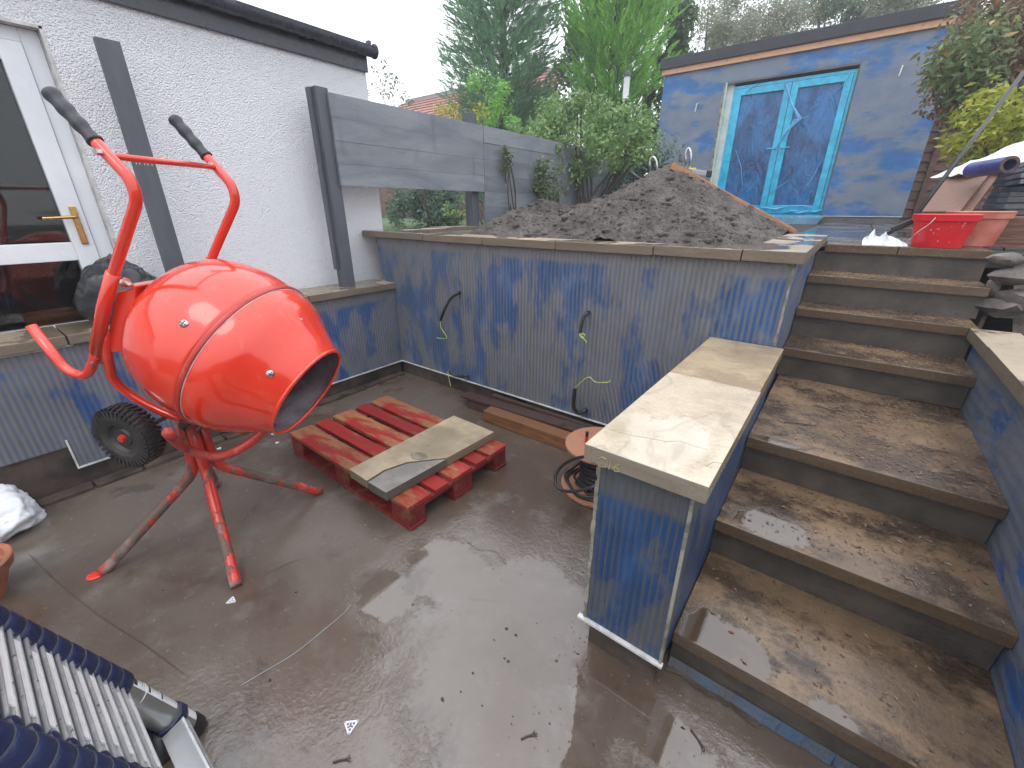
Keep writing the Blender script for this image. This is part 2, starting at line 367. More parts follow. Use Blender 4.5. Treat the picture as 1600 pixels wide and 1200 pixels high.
    # --- pallet wood
    def wood(key, a, b, paintc=None, pamt=.5, rough=.5, sx=(1, 6, 6), rnd=.2, wsc=7):
        s = NT(key); p = s.objpos(); q = s.mp(p, sx)
        n = s.noise(q, 5, 6, .65, .6); g = s.wave(s.mp(p, sx), wsc, 5, 1.2, 'Y')
        c = s.mix(n, a, b); c = s.mix(s.math('MULTIPLY', g, .4), c, tuple(v*.45 for v in b))
        c = s.mix(s.st(s.noise(p, 9, 4), .62, .72), c, tuple(v*.35 for v in b))
        ro = rough
        if paintc:
            pm = s.st(s.math('ADD', s.noise(s.mp(p, tuple(.35*v+.3 for v in sx)), 6, 6, .66), s.math('MULTIPLY', s.math('SUBTRACT', g, .5), .06)), .5+pamt*.25-.04-.125, .5+pamt*.25+.03-.125)
            pc = s.mix(s.noise(p, 11, 4), paintc, tuple(v*.5 for v in paintc))
            c = s.mix(pm, pc, c)
        r = s.n('ObjectInfo').outputs['Random']; c = s.n('HueSaturation', {'Color': c, 'Value': s.math('MULTIPLY_ADD', r, rnd*2, 1-rnd)}).outputs[0]
        M[key] = s.fin(c, ro, s.bump(s.math('ADD', g, s.math('MULTIPLY', n, 2)), .0016), spec=.5)
    RED = (.36, .022, .016)
    wood('pal_orange', (.38, .175, .070), (.23, .10, .045), RED, .52, .36)
    wood('pal_red', (.36, .14, .06), (.22, .085, .04), RED, 1.0, .36)
    wood('pal_side', (.30, .10, .04), (.18, .06, .03), (.20, .014, .014), .9, .4, sx=(4, 4, 4))
    wood('beam', (.27, .115, .045), (.16, .066, .028), None, .5, .4)
    wood('old_timber', (.095, .045, .035), (.045, .026, .024), None, .5, .42)
    wood('new_timber', (.62, .34, .18), (.50, .26, .13), None, .5, .5, rnd=.05)
    wood('plank', (.50, .25, .11), (.38, .18, .08), None, .5, .5, rnd=.05)
    wood('spool_ply', (.46, .215, .115), (.34, .15, .08), None, .5, .45, sx=(2, 6, 2), rnd=.05)
    wood('brown_fence', (.16, .070, .040), (.085, .038, .024), None, .5, .6)
    wood('ply_brown', (.27, .145, .10), (.17, .09, .062), None, .5, .6, sx=(2, 2, 4))
    M['cable'] = simple('cable_black', (.020, .019, .021), (.011, .010, .012), 10, .38, .001)
    M['cord'] = simple('cord_lime', (.55, .68, .08), (.40, .55, .05), 20, .5, 0)
    M['rope'] = simple('rope_blue_white', (.35, .40, .42), (.25, .30, .32), 30, .6, 0)
    s = NT('soil'); p = s.pos
    n = s.noise(p, 9, 7, .72); n2 = s.noise(p, 48, 6, .75)
    c = s.mix(s.st(s.math('ADD', s.math('MULTIPLY', n, .6), s.math('MULTIPLY', s.noise(p, 2.2, 3), .4)), .38, .62), (.062, .050, .044), (.160, .138, .124)); c = s.mix(s.math('MULTIPLY', s.st(n2, .56, .70), .6), c, (.25, .22, .20))
    c = s.mix(s.st(n2, .46, .36), c, (.036, .030, .027))  # low spots of the soil coloured darker, painting in crevice shade
    M['soil'] = s.fin(c, .82, s.bump(s.math('ADD', n2, n), .028))
    M['soil_ground'] = simple('garden_soil', (.075, .058, .045), (.035, .028, .023), 5, .8, .02)
    M['grass'] = simple('lawn', (.055, .13, .025), (.035, .085, .018), 9, .7, .02)
    # --- shed
    M['felt'] = simple('roof_felt', (.020, .023, .030), (.013, .015, .020), 3, .5, .002)
    M['frame_film'] = simple('film_on_frame', (.012, .44, .66), (.010, .30, .50), 7, .14, .004, 26, coat=.4)
    M['sill_film'] = simple('film_on_sill', (.16, .34, .48), (.11, .24, .36), 4, .25, .004, 20)
    M['reveal'] = simple('door_reveal', (.50, .58, .55), (.38, .46, .44), 5, .6, .002)
    s = NT('film_on_glass'); p = s.pos
    n = s.st(s.noise(s.mp(p, (1, 1, .6)), 1.9, 5, .6, 1.0), .30, .68)
    wr = s.st(s.math('ABSOLUTE', s.math('SUBTRACT', s.noise(s.mp(p, (1, 1, .45), rot=(0, .3, 0)), 2.6, 3, .5, 1.6), .5)), .008, .0)
    c = s.mix(n, (.008, .048, .145), (.018, .145, .37)); c = s.mix(s.math('MULTIPLY', wr, .25), c, (.10, .30, .52))  # dark and blue blotches paint reflection shapes into the pane colour
    M['film_glass'] = s.fin(c, .12, s.bump(s.math('ADD', s.noise(s.mp(p, (1, 1, .35)), 7, 4, .6, 1.5), s.math('MULTIPLY', wr, .25)), .022), spec=.6)
    M['film_fold'] = simple('film_fold', (.16, .42, .68), (.09, .30, .58), 8, .2, .006, 20)
    M['slabbase'] = simple('base_render', (.115, .112, .110), (.075, .073, .072), 5, .55, .002)
    M['tile_red'] = simple('roof_tile', (.36, .135, .10), (.27, .10, .08), 3, .6, .003, rnd=.12)
    M['tile_grey'] = simple('ridge_tile', (.20, .20, .21), (.14, .14, .15), 3, .6, .003)
    M['bucket'] = simple('bucket_plastic', (.60, .012, .020), (.52, .010, .018), 4, .35, .001)
    M['bucket_o'] = simple('old_bucket_plastic', (.42, .11, .07), (.52, .20, .15), 7, .45, .002)
    M['cement_dust'] = simple('cement_splash', (.62, .45, .44), (.5, .3, .3), 20, .7, .002)
    M['white_bag'] = simple('white_plastic', (.72, .74, .76), (.58, .60, .64), 6, .32, .004)
    M['sheet'] = simple('white_sheet', (.66, .69, .70), (.52, .56, .57), 2, .4, .003)
    M['black_bag'] = simple('black_plastic', (.024, .026, .030), (.016, .018, .021), 6, .26, .003, 14)
    M['blue_roll'] = simple('membrane_roll', (.055, .06, .24), (.04, .045, .18), 5, .35, .001)
    M['slate'] = simple('slate_pack', (.115, .125, .14), (.07, .078, .088), 4, .5, .004, rnd=.25)
    M['terracotta'] = simple('terracotta', (.38, .14, .07), (.22, .09, .05), 5, .55, .003)
    M['navy'] = simple('navy_plastic', (.015, .024, .072), (.009, .014, .048), 9, .34, .0015)
    s = NT('aluminium'); x, y, z = s.sep(s.pos)
    n = s.noise(s.pos, 16, 5, .65); c = s.mix(s.st(n, .5, .62), (.62, .63, .64), (.74, .73, .72)); c = s.mix(s.st(s.noise(s.pos, 60, 4), .63, .68), c, (.25, .24, .23))
    M['alu'] = s.fin(c, s.math('MULTIPLY_ADD', n, .3, .25), s.bump(s.noise(s.pos, 80, 4), .0006), metal=.75)
    M['alu_tube'] = simple('anodised_tube', (.42, .43, .43), (.36, .37, .37), 6, .32, .0004, metal=.85)
    M['label'] = simple('label_white', (.74, .75, .74), (.66, .66, .66), 30, .35, 0)
    M['ink'] = simple('label_ink', (.03, .03, .04), (.05, .05, .06), 30, .4, 0)
    M['chalk'] = simple('yellow_chalk', (.46, .40, .13), (.30, .25, .10), 40, .8, 0)
    M['black_plastic'] = simple('tool_black', (.018, .018, .020), (.012, .012, .013), 12, .35, .001)
    M['tool_red'] = simple('tool_red', (.62, .02, .03), (.5, .015, .025), 12, .3, 0)
    M['leaf_dead'] = leafmat('dead_leaf', (.055, .028, .020), (.30, .20, .12), (.24, .055, .04), .1)
    M['twig'] = simple('twig', (.07, .045, .035), (.04, .028, .022), 20, .6, .002)
    M['bark'] = simple('bark', (.095, .075, .060), (.05, .04, .033), 8, .8, .01, stretch=(3, 3, 1))
    M['rubble'] = simple('rubble_stone', (.19, .16, .14), (.08, .068, .06), 6, .7, .012)
    M['con_dark'] = leafmat('conifer_green', (.100, .235, .120), (.235, .410, .220), None, .38)
    M['con_bright'] = leafmat('conifer_bright', (.150, .390, .060), (.330, .620, .130), None, .4)
    M['rose_leaf'] = leafmat('rose_leaf', (.110, .205, .070), (.270, .400, .150), None, .35)
    M['olive_leaf'] = leafmat('olive_leaf', (.085, .135, .055), (.20, .26, .11), (.35, .25, .10), .3)
    M['ivy'] = leafmat('ivy_leaf', (.050, .105, .048), (.155, .240, .110), None, .25)
    M['grey_leaf'] = leafmat('grey_green_leaf', (.16, .20, .13), (.33, .36, .25), (.42, .30, .19), .35)
    M['yellow_leaf'] = leafmat('yellow_green_leaf', (.16, .26, .03), (.50, .46, .06), None, .35)
    M['purple_leaf'] = leafmat('bronze_leaf', (.12, .080, .055), (.22, .17, .09), (.34, .15, .07), .3)
    M['bush_blue'] = leafmat('blue_green_leaf', (.060, .110, .075), (.145, .215, .155), None, .25)
    M['climb_leaf'] = leafmat('climber_leaf', (.045, .085, .040), (.14, .20, .085), (.30, .25, .10), .25)
    M['flower'] = simple('yellow_flower', (.75, .60, .05), (.65, .5, .04), 10, .6, 0)
build_materials()

# ------------------------------------------------------------------ ground and terrain
def sheet(name, pts, z, mat, cuts=0):
    g = G(); n = len(pts); g.add([(x, y, z) for x, y in pts], [tuple(range(n))]); return structure(g.ob(name, mat, fixn=False))
sheet('ground', [(-150, -150), (55, -150), (55, 65), (-150, 65)], -.03, M['soil_ground'])
sheet('concrete_floor', [(-3.12, -3.2), (2.4, -3.2), (2.4, 2.36), (-3.12, 2.36)], 0, M['floor'])
sheet('lawn', [(-60, 2.5), (-3.6, 2.5), (-3.6, 60), (-60, 60)], 1.05, M['grass'])
sheet('garden_ground', [(-3.6, 3.95), (40, 3.95), (40, 60), (-3.6, 60)], 1.19, M['soil_ground'])
sheet('planting_bed', [(-3.25, 2.5), (-.44, 2.5), (-.44, 3.96), (-3.25, 3.96)], 1.236, M['soil'])
for cr_ in ([(40, 860), (85, 905), (150, 958), (215, 1000), (300, 1062)], [(728, 845), (748, 858), (775, 862), (792, 884)], [(400, 905), (450, 880), (470, 874)]):
    cp = spline([at(a, b, 'z', .0035) for a, b in cr_], 5); g = G(); vs = []
    for i, a in enumerate(cp):
        d = (cp[min(i+1, len(cp)-1)]-cp[max(i-1, 0)]).normalized(); w = random.uniform(.0004, .0015)*(i not in (0, len(cp)-1)); n0 = Vector((-d.y, d.x, 0))*w; vs += [a-n0, a+n0]
    g.add(vs, [(2*i, 2*i+2, 2*i+3, 2*i+1) for i in range(len(cp)-1)]); structure(g.ob('floor_crack', M['twig'], fixn=False))
# rough concrete footing strip by the low wall
g = G()
for k in range(16):
    y0 = -1.2+k*.22; w = random.uniform(.05, .085)
    g.prism([(-3.11, y0), (-3.11+w, y0+.01), (-3.11+w+random.uniform(-.012, .012), y0+.215), (-3.11, y0+.22)], 0, .022)
structure(g.ob('footing', M['plinth'], bevel=.004))

# ------------------------------------------------------------------ house on the left
HX = -3.45
hs = thing('house', 'white roughcast house at the left with a white glazed back door and dark gutter', 'house', (HX, 1, 0))
g = G(); DY0, DY1, DZ0, DZ1 = -.45, .645, .80, 2.285
g.box(HX-.28, HX, -5, DY0, -.02, 2.6).box(HX-.28, HX, DY1, 2.54, -.02, 2.6).box(HX-.28, HX, DY0, DY1, DZ1, 2.6).box(HX-.28, HX, DY0, DY1, -.02, DZ0)
g.box(-9, HX-.28, 2.26, 2.54, -.02, 2.6)
g.ob('wall', M['roughcast'], hs)
G().box(HX+.004, HX+.024, -5, 2.55, 2.462, 2.60).ob('fascia_board', M['gutter'], hs, bevel=.003)
G().box(HX-.3, HX+.004, -5, 2.56, 2.565, 2.60).ob('soffit', M['gutter'], hs)
# half round gutter
prof = []
yy = [-5, 2.585]
R_ = .050; ring = [(math.cos(a)*R_, math.sin(a)*R_) for a in np.linspace(math.pi, 2*math.pi, 13)]
ring2 = [(math.cos(a)*(R_-.006), math.sin(a)*(R_-.006)) for a in np.linspace(2*math.pi, math.pi, 13)]
full = ring+ring2; g = G(); n = len(full)
g.add([(HX+.076+a, y, 2.605+b) for y in yy for a, b in full], [(i, (i+1) % n, n+(i+1) % n, n+i) for i in range(n)]+[tuple(range(n)), tuple(range(n, 2*n))])
gu = g.ob('gutter', M['gutter'], hs, smooth=True)
G().tube([(HX+.076, 1.5, 2.605), (HX+.076, 1.56, 2.605)], .0525, 20).ob('gutter_union', M['gutter'], gu, smooth=True)
G().tube([(HX+.076, 2.584, 2.600), (HX+.076, 2.594, 2.600)], .0505, 20).ob('gutter_stop_end', M['gutter'], gu, smooth=True)
G().obox((HX+.03, 2.575, 2.63), (.02, 0, 0), (0, .012, 0), (0, 0, .045)).ob('roof_verge_clip', M['gutter'], hs, bevel=.003)
g = G(); g.add([(HX+.10, -5, 2.612), (HX+.10, 2.56, 2.612), (-6.5, 2.56, 3.55), (-6.5, -5, 3.55), (HX+.10, -5, 2.630), (HX+.10, 2.56, 2.630), (-6.5, 2.56, 3.57), (-6.5, -5, 3.57)],
    [(0,3,2,1),(4,5,6,7),(0,1,5,4),(1,2,6,5),(2,3,7,6),(3,0,4,7)])
g.ob('roof', M['felt'], hs)
# plastered smooth door reveal
G().box(HX-.09, HX+.003, DY1-.012, DY1+.002, DZ0, DZ1).box(HX-.09, HX+.003, DY0, DY1, DZ1-.012, DZ1+.002).ob('door_reveal', M['post'] if False else M['bead'], hs)
# door
dr = thing('back_door', 'white plastic glazed back door with a brass lever handle, in the white house wall', 'door', (HX-.08, .1, DZ0))
dx0, dx1 = HX-.12, HX-.055
g = G()
g.box(dx0, dx1, DY1-.085, DY1-.013, DZ0, DZ1-.013).box(dx0, dx1, DY0, DY1-.085, DZ1-.075, DZ1-.013).box(dx0, dx1, DY0, DY0+.07, DZ0, DZ1-.075)
g.ob('frame', M['upvc'], dr, bevel=.004)
lx1 = dx1+.014
lf = G().box(dx0+.01, lx1, DY1-.18, DY1-.088, DZ0, DZ1-.078).box(dx0+.01, lx1, DY0+.073, DY1-.18, DZ1-.165, DZ1-.078) \
    .box(dx0+.01, lx1, DY0+.073, DY1-.18, 1.175, 1.272).box(dx0+.01, lx1, DY0+.073, DY0+.16, DZ0, 1.175).box(dx0+.01, lx1, DY0+.073, DY0+.16, 1.272, DZ1-.165) \
    .box(dx0+.01, lx1, DY0+.16, DY1-.18, DZ0, DZ0+.03).ob('leaf', M['upvc'], dr, bevel=.004)
G().box(dx0+.03, dx0+.04, DY0+.16, DY1-.18, 1.272, DZ1-.165).ob('pane', M['door_glass'], dr)
G().box(dx0+.03, dx0+.04, DY0+.16, DY1-.18, DZ0+.03, 1.175).ob('pane', M['door_glass'], dr)
hd = G().obox((lx1+.006, DY1-.128, 1.36), (.006, 0, 0), (0, .015, 0), (0, 0, .10)).ob('handle', M['brass'], dr, bevel=.004)
G().tube(rounded([(lx1+.01, DY1-.128, 1.405), (lx1+.05, DY1-.128, 1.405), (lx1+.05, DY1-.25, 1.40), (lx1+.045, DY1-.262, 1.40)], .015), .0085, 10).ob('lever', M['brass'], hd, smooth=True)
# dim room behind the glass
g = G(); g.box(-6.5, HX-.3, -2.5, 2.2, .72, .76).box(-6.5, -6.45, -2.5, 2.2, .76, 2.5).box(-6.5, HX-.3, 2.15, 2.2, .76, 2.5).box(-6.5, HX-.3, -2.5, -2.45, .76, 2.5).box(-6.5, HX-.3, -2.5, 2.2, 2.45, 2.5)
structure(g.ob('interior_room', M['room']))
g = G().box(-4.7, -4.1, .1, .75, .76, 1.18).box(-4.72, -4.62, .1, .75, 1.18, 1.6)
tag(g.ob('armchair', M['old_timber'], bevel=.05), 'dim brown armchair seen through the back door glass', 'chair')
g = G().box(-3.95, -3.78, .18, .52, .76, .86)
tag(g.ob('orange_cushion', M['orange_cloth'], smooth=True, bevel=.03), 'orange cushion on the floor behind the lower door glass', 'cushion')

# ------------------------------------------------------------------ low wall
lw = thing('low_wall', 'low garden wall with blue tanking and combed adhesive along the white house', 'wall', (-3.2, .6, 0))
g = G(); g.box(-3.4, -3.1, .10, 2.33, .13, .80).box(-3.4, -3.1, -2.5, .10, .26, .80)
g.ob('membrane_face', M['tank_low'], lw)
G().box(-3.4, -3.125, -2.5, 2.33, -.02, .13).box(-3.4, -3.125, -2.5, .095, .13, .26).ob('plinth', M['plinth'], lw)
G().box(-3.125, -3.094, .10, 2.332, .121, .130).box(-3.106, -3.094, .092, .10, .121, .30).ob('edge_bead', M['bead'], lw)
G().box(-3.10, -3.094, -2.5, .27, .788, .795).ob('edge_bead', M['bead'], lw)
js = [-1.4, -.7, .255, .64, 1.02, 1.545, 1.99, 2.36]
for i in range(len(js)-1):
    a, b = js[i]+.003, js[i+1]-.003; dz = random.uniform(-.002, .003); x1 = -3.07+random.uniform(-.004, .004)
    if i == 6: b = 2.345
    if i == 3: x1 += .012
    G().box(-3.405, x1, a, b, .801+dz, .852+dz).ob('coping_stone', M['coping'], lw, bevel=.004, jitter=.0015)

# ------------------------------------------------------------------ retaining wall
rw = thing('retaining_wall', 'tall retaining wall of the raised bed, blue tanking under combed grey adhesive, sandstone coping', 'wall', (-1.7, 2.4, 0))
g = G(); g.add([(-3.12, 2.335, .13), (-.178, 2.335, .13), (-.178, 2.50, .13), (-3.12, 2.50, .13), (-3.285, 2.335, 1.215), (-.178, 2.335, 1.215), (-.178, 2.50, 1.215), (-3.285, 2.50, 1.215)],
               [(0,3,2,1),(4,5,6,7),(0,1,5,4),(1,2,6,5),(2,3,7,6),(3,0,4,7)])
g.ob('membrane_face', M['tank_wall'], rw)
G().box(-.40, -.180, 2.501, 3.92, .1, 1.215).box(-3.40, -3.20, 2.56, 3.95, .1, 1.215).ob('return_wall', M['tank_side'], rw)
G().box(-3.12, -.19, 2.355, 2.50, -.02, .13).ob('plinth', M['plinth'], rw)
G().box(-3.118, -.44, 2.327, 2.352, .121, .1295).ob('edge_bead', M['bead'], rw)
# torn mortar strip on the outer corner
g = G(); zc = .84
while zc < 1.2:
    h = random.uniform(.03, .09); w = random.uniform(.006, .02)
    g.add([(-.178, 2.334, zc), (-.178-w, 2.331, zc+h*.2), (-.178-w*.6, 2.331, zc+h), (-.175, 2.334, zc+h), (-.173, 2.345, zc+h*.5)], [(0,1,2,3),(0,3,4)]); zc += h+random.uniform(0, .05)
g.ob('mortar_strip', M['mortar'], rw, fixn=False)
G().box(-.186, -.176, 2.3325, 2.337, .83, 1.212).ob('corner_bead', M['mortar'], rw)
js = [-3.43, -2.645, -2.038, -1.438, -.826, -.40]
for i in range(len(js)-1):
    dz = random.uniform(-.003, .003); y0 = 2.30+random.uniform(-.006, .006)
    G().box(js[i]+.0025, js[i+1]-.0025, y0, 2.52, 1.217+dz, 1.268+dz).ob('coping_stone', M['coping'], rw, bevel=.004, jitter=.0015)
js = [2.30, 3.0, 3.93]
for i in range(2):
    G().box(-.398, -.148, js[i]+.002, js[i+1]-.002, 1.219, 1.272).ob('coping_stone', M['coping'], rw, bevel=.004, jitter=.0012)
js = [2.524, 3.1, 3.62]
for i in range(2):
    G().box(-3.43, -3.19, js[i]+.002, js[i+1]-.002, 1.217, 1.268+i*.006).ob('coping_stone', M['coping'], rw, bevel=.004, jitter=.0015)

# conduits with draw cords
def conduit(px, cord, lab, r=.011):
    a = at(*px[0], 'y', 2.335)
    pts = [a + Vector((0, .02, 0))]
    for k, q in enumerate(px): pts.append(at(*q, 'y', 2.335-.03-.02*min(k, 2)))
    t = thing('cable_conduit', lab, 'conduit', a, 'cable conduits poking out of the retaining wall')
    G().tube(spline(pts, 6), r, 10).ob('sleeve', M['cable'], t, smooth=True)
    cp = [at(*q, 'y', 2.335-.075) for q in cord]
    G().tube(spline(cp, 6), .0024, 6).ob('draw_cord', M['cord'], t, smooth=True)
conduit([(716, 458), (704, 467), (695, 483), (688, 501)], [(688, 501), (689, 512), (698, 528), (682, 528)], 'upper left conduit end hanging over the tall wall, lime cord below it')
conduit([(918, 489), (911, 498), (906, 521)], [(905, 521), (914, 523), (909, 528), (905, 521), (917, 535)], 'upper right conduit end with its lime cord looped into a small knot')
conduit([(729, 588), (715, 588), (706, 584), (702, 578)], [(702, 577), (700, 583), (704, 603)], 'short lower left conduit lying on the bead just above the floor')
conduit([(914, 642), (903, 645), (896, 634), (898, 608)], [(899, 606), (908, 597), (920, 589), (931, 597), (951, 597), (953, 594)], 'lower right conduit curling up from the wall foot by the cable drum', .013)

# ------------------------------------------------------------------ stair pier
pr = thing('stair_pier', 'short blue tanked pier wall beside the steps with cream stone coping', 'wall', (-.3, 1.6, 0))
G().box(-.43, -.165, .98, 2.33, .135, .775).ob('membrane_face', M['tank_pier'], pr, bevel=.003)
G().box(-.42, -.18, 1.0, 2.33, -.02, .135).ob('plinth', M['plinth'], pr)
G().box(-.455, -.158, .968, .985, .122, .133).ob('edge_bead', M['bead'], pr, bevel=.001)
G().box(-.172, -.162, .9765, .986, .135, .772).ob('corner_bead', M['mortar'], pr, jitter=.001)
g = G()
for k in range(26):
    z0 = .135+k*.0245
    g.box(-.436+random.uniform(-.003, .002), -.426, .9765, .986, z0, z0+.026)
g.ob('corner_mortar', M['mortar'], pr, jitter=.0015)
G().box(-.470, -.134, .953, 1.673, .777, .829).ob('coping_stone', M['pier_stone'], pr, bevel=.003, jitter=.0008)
G().box(-.472, -.138, 1.680, 2.326, .776, .8270).ob('coping_stone', M['pier_stone_back'], pr, bevel=.003, jitter=.0008)
g = G()
for cr_ in ([(955, 672), (985, 680), (1010, 684), (1040, 690), (1062, 689), (1085, 697), (1108, 703)], [(1075, 728), (1095, 733), (1115, 722), (1128, 724)]):
    g = G(); cp = [at(a, b, 'z', .8293) for a, b in cr_]
    for a, b in zip(cp[:-1], cp[1:]):
        n0 = Vector((0, 0, 1)).cross(b-a).normalized()*.0009; g.add([a-n0, b-n0*.6, b+n0, a+n0*.7], [(0, 1, 2, 3)])
    g.ob('crack', M['twig'], pr, merge=True, fixn=False)
# chalk code
def stroke(g, pts, o, ux, uz, s, r=.0016):
    g.tube([o + ux*(a*s) + uz*(b*s) for a, b in pts], r, 5)
g = G(); o = at(932, 726, 'y', .9515); ux = Vector((1, 0, 0)); uz = Vector((0, 0, 1))
stroke(g, [(.9, .95), (.5, 1.05), (.1, .7), (0, .35), (.2, .02), (.6, -.02), (.95, .12)], o, ux, uz, .030, .0011)
stroke(g, [(0, 0), (.12, 1)], o+ux*.038, ux, uz, .028, .0011)
stroke(g, [(.6, 1), (.15, .6), (0, .25), (.25, 0), (.6, .15), (.6, .4), (.3, .5), (.05, .35)], o+ux*.050, ux, uz, .028, .0011)
g.ob('chalk_mark', M['chalk'], pr)

# ------------------------------------------------------------------ steps
st = thing('stone_steps', 'flight of seven wet sandstone steps rising to the upper patio', 'steps', (.2, 1.1, 0))
Y = [1.078, 1.494, 1.907, 2.831, 3.15, 3.395, 3.66]; RH = .1752; TH = .05
XL = -.163; XS = -.176
for i in range(7):
    z = RH*(i+1); y0 = Y[i]; y1 = (Y[i+1]+.03) if i < 6 else 4.02
    xl = XL if y0 < 2.3 else XS
    xr = .628 if i < 5 else .655
    rz0 = RH*i if i else -.01
    G().box(xl, xr-.004, y0+.028, y0+.075, rz0, z-TH-.001).ob('riser', M['riser'], st)
    if i in (2,):
        ym = 2.437
        G().box(xl, xr, y0, ym-.002, z-TH, z).ob('tread', M['tread'], st, bevel=.004, jitter=.001)
        G().box(xl if False else XL-.0, xr, ym+.002, y1, z-TH, z-.002).ob('tread', M['tread'], st, bevel=.003, jitter=.001)
    elif i == 6:
        G().box(xl+.04, .24, y0, y1, z-TH, z).ob('tread', M['tread'], st, bevel=.004, jitter=.001)
        G().box(.243, xr, y0, y1, z-TH, z-.001).ob('tread', M['tread'], st, bevel=.004, jitter=.001)
    else:
        G().box(xl, xr, y0, y1, z-TH, z).ob('tread', M['tread'], st, bevel=.004, jitter=.001)
def ragged(x0, x1, ya, yb, za, zb, n, am, name, mat):
    vs = []
    for k in range(n+1):
        x = x0+(x1-x0)*k/n; vs += [(x, ya+am*mnoise.noise(Vector((x*14, 3, 0)))+am*.6*mnoise.noise(Vector((x*60, 1, 0))), za), (x, yb, zb)]
    return G().add(vs, [(2*k, 2*k+2, 2*k+3, 2*k+1) for k in range(n)]).ob(name, mat, st, fixn=False)
ragged(-.16, .66, 1.080, 1.104, .004, .030, 90, .010, 'mesh_strip', M['mesh'])
ragged(-.16, .12, 1.066, 1.086, .0055, .008, 50, .020, 'adhesive_smear', M['plinth'])

# right-hand wall with coping
rr = thing('stair_side_wall', 'right-hand blue tanked wall beside the steps under thick stone coping', 'wall', (.75, 2, 0))
G().box(.628, .80, .2, 3.13, -.02, .818).ob('membrane_face', M['tank_side'], rr)
js = [.2, .9, 1.6, 2.33, 2.74, 3.16]
for i in range(5):
    dz = random.uniform(-.003, .003)
    G().box(.594+random.uniform(-.004, .004), .775, js[i]+.002, js[i+1]-.002, .82+dz, .876+dz).ob('coping_stone', M['right_coping'], rr, bevel=.003, jitter=.0012)
# grey end board, rubble and earth right of the steps
tag(G().obox((.682, 3.52, .92), (.014, .01, 0), (-.01, .05, 0), (0, 0, .16)).ob('edge_stone', M['rubble'], bevel=.01, jitter=.006), 'grey upright stone beside the right end of the fifth step', 'stone')
structure(G().add([(.80, -.5, .55), (6, -.5, .7), (6, 3.3, .75), (.80, 3.2, .72), (.80, 3.97, 1.19), (6, 3.97, 1.19)], [(0,1,2,3),(3,2,5,4)]).ob('earth_bank', M['soil_ground'], fixn=False))
def rock(c, r, seed, sub=2, sq=(1, .8, .6)):
    bm = bmesh.new(); bmesh.ops.create_icosphere(bm, subdivisions=sub, radius=1)
    V = []; rn = random.Random(seed); off = Vector((rn.random()*50, rn.random()*50, rn.random()*50))
    for v in bm.verts:
        d = 1+.45*mnoise.noise(v.co*1.3+off)+.15*mnoise.noise(v.co*3.5+off)
        p = v.co*d; p = Vector((p.x*sq[0], p.y*sq[1], p.z*sq[2]))*r; V.append(p+Vector(c))
    fs = [tuple(v.index for v in f.verts) for f in bm.faces]; bm.free(); return V, fs
for px, r, lab in [((1590, 433), .07, 'pale rubble stone topmost of the heap right of the steps'), ((1563, 480), .075, 'leaning grey rubble stone beside the fourth step'),
                   ((1597, 470), .08, 'brown rubble stone at the right edge of the picture'), ((1575, 405), .05, 'flat grey stone under the brown box')]:
    c = at(*px, 'y', 3.45); v, f = rock(c, r*1.25, px[0], 2, (1.2, .8, .55))
    tag(G().add(v, f).ob('rubble_stone', M['rubble'], smooth=True), lab, 'stone', 'rubble stones right of the steps')

# ------------------------------------------------------------------ patio slabs in front of the garden room
pt = bpy.data.objects.new('patio', None); COL.objects.link(pt); structure(pt)
G().box(-.44, 3.2, 4.03, 9.4, 1.10, 1.205).ob('patio_bed', M['slabbase'], pt)
for i in range(6):
    for j in range(9):
        x0 = -.44+i*.6; y0 = 4.03+j*.6
        G().box(x0+.004, x0+.596, y0+.004, min(y0+.596, 9.39), 1.205, 1.222+random.uniform(-.001, .002)).ob('paving_slab', M['patio_slab'], pt, bevel=.003)

# ------------------------------------------------------------------ garden room
SY = 9.53
gr = thing('garden_room', 'blue tanked garden room with black roof edge and a bare timber strip', 'garden room', (-1.5, SY, 1.2))
DX0, DX1, DZT = -2.47, -.527, 3.53
g = G(); g.box(-3.62, DX0, SY, SY+.2, 1.32, 3.85).box(DX1, .54, SY, SY+.2, 1.32, 3.85).box(DX0, DX1, SY, SY+.2, DZT, 3.85)
g.box(-3.62, -3.42, SY+.2, SY+3.2, 1.32, 3.85).box(.34, .54, SY+.2, SY+3.2, 1.32, 3.85).box(-3.62, .54, SY+3.2, SY+3.4, 1.32, 3.85)
g.ob('wall', M['tank_shed'], gr)
G().box(-3.60, .52, SY+.01, SY+3.3, 1.1, 1.32).ob('base', M['slabbase'], gr)
G().box(-3.66, .58, SY-.045, SY-.004, 3.80, 3.885).ob('timber_fascia', M['new_timber'], gr)
rf = G().box(-3.70, .62, SY-.08, SY+3.5, 3.887, 4.06).ob('roof', M['felt'], gr, bevel=.01)
G().box(DX1+.0, .54, SY-.006, SY-.001, 1.318, 1.328).ob('edge_bead', M['bead'], gr)
for x, z in [(-2.92, 3.27), (-.02, 3.40)]:
    G().tube([(x, SY, z), (x, SY-.04, z-.02), (x-.01, SY-.05, z-.14)], .011, 6).ob('cable_tail', M['bead'], gr, smooth=True)
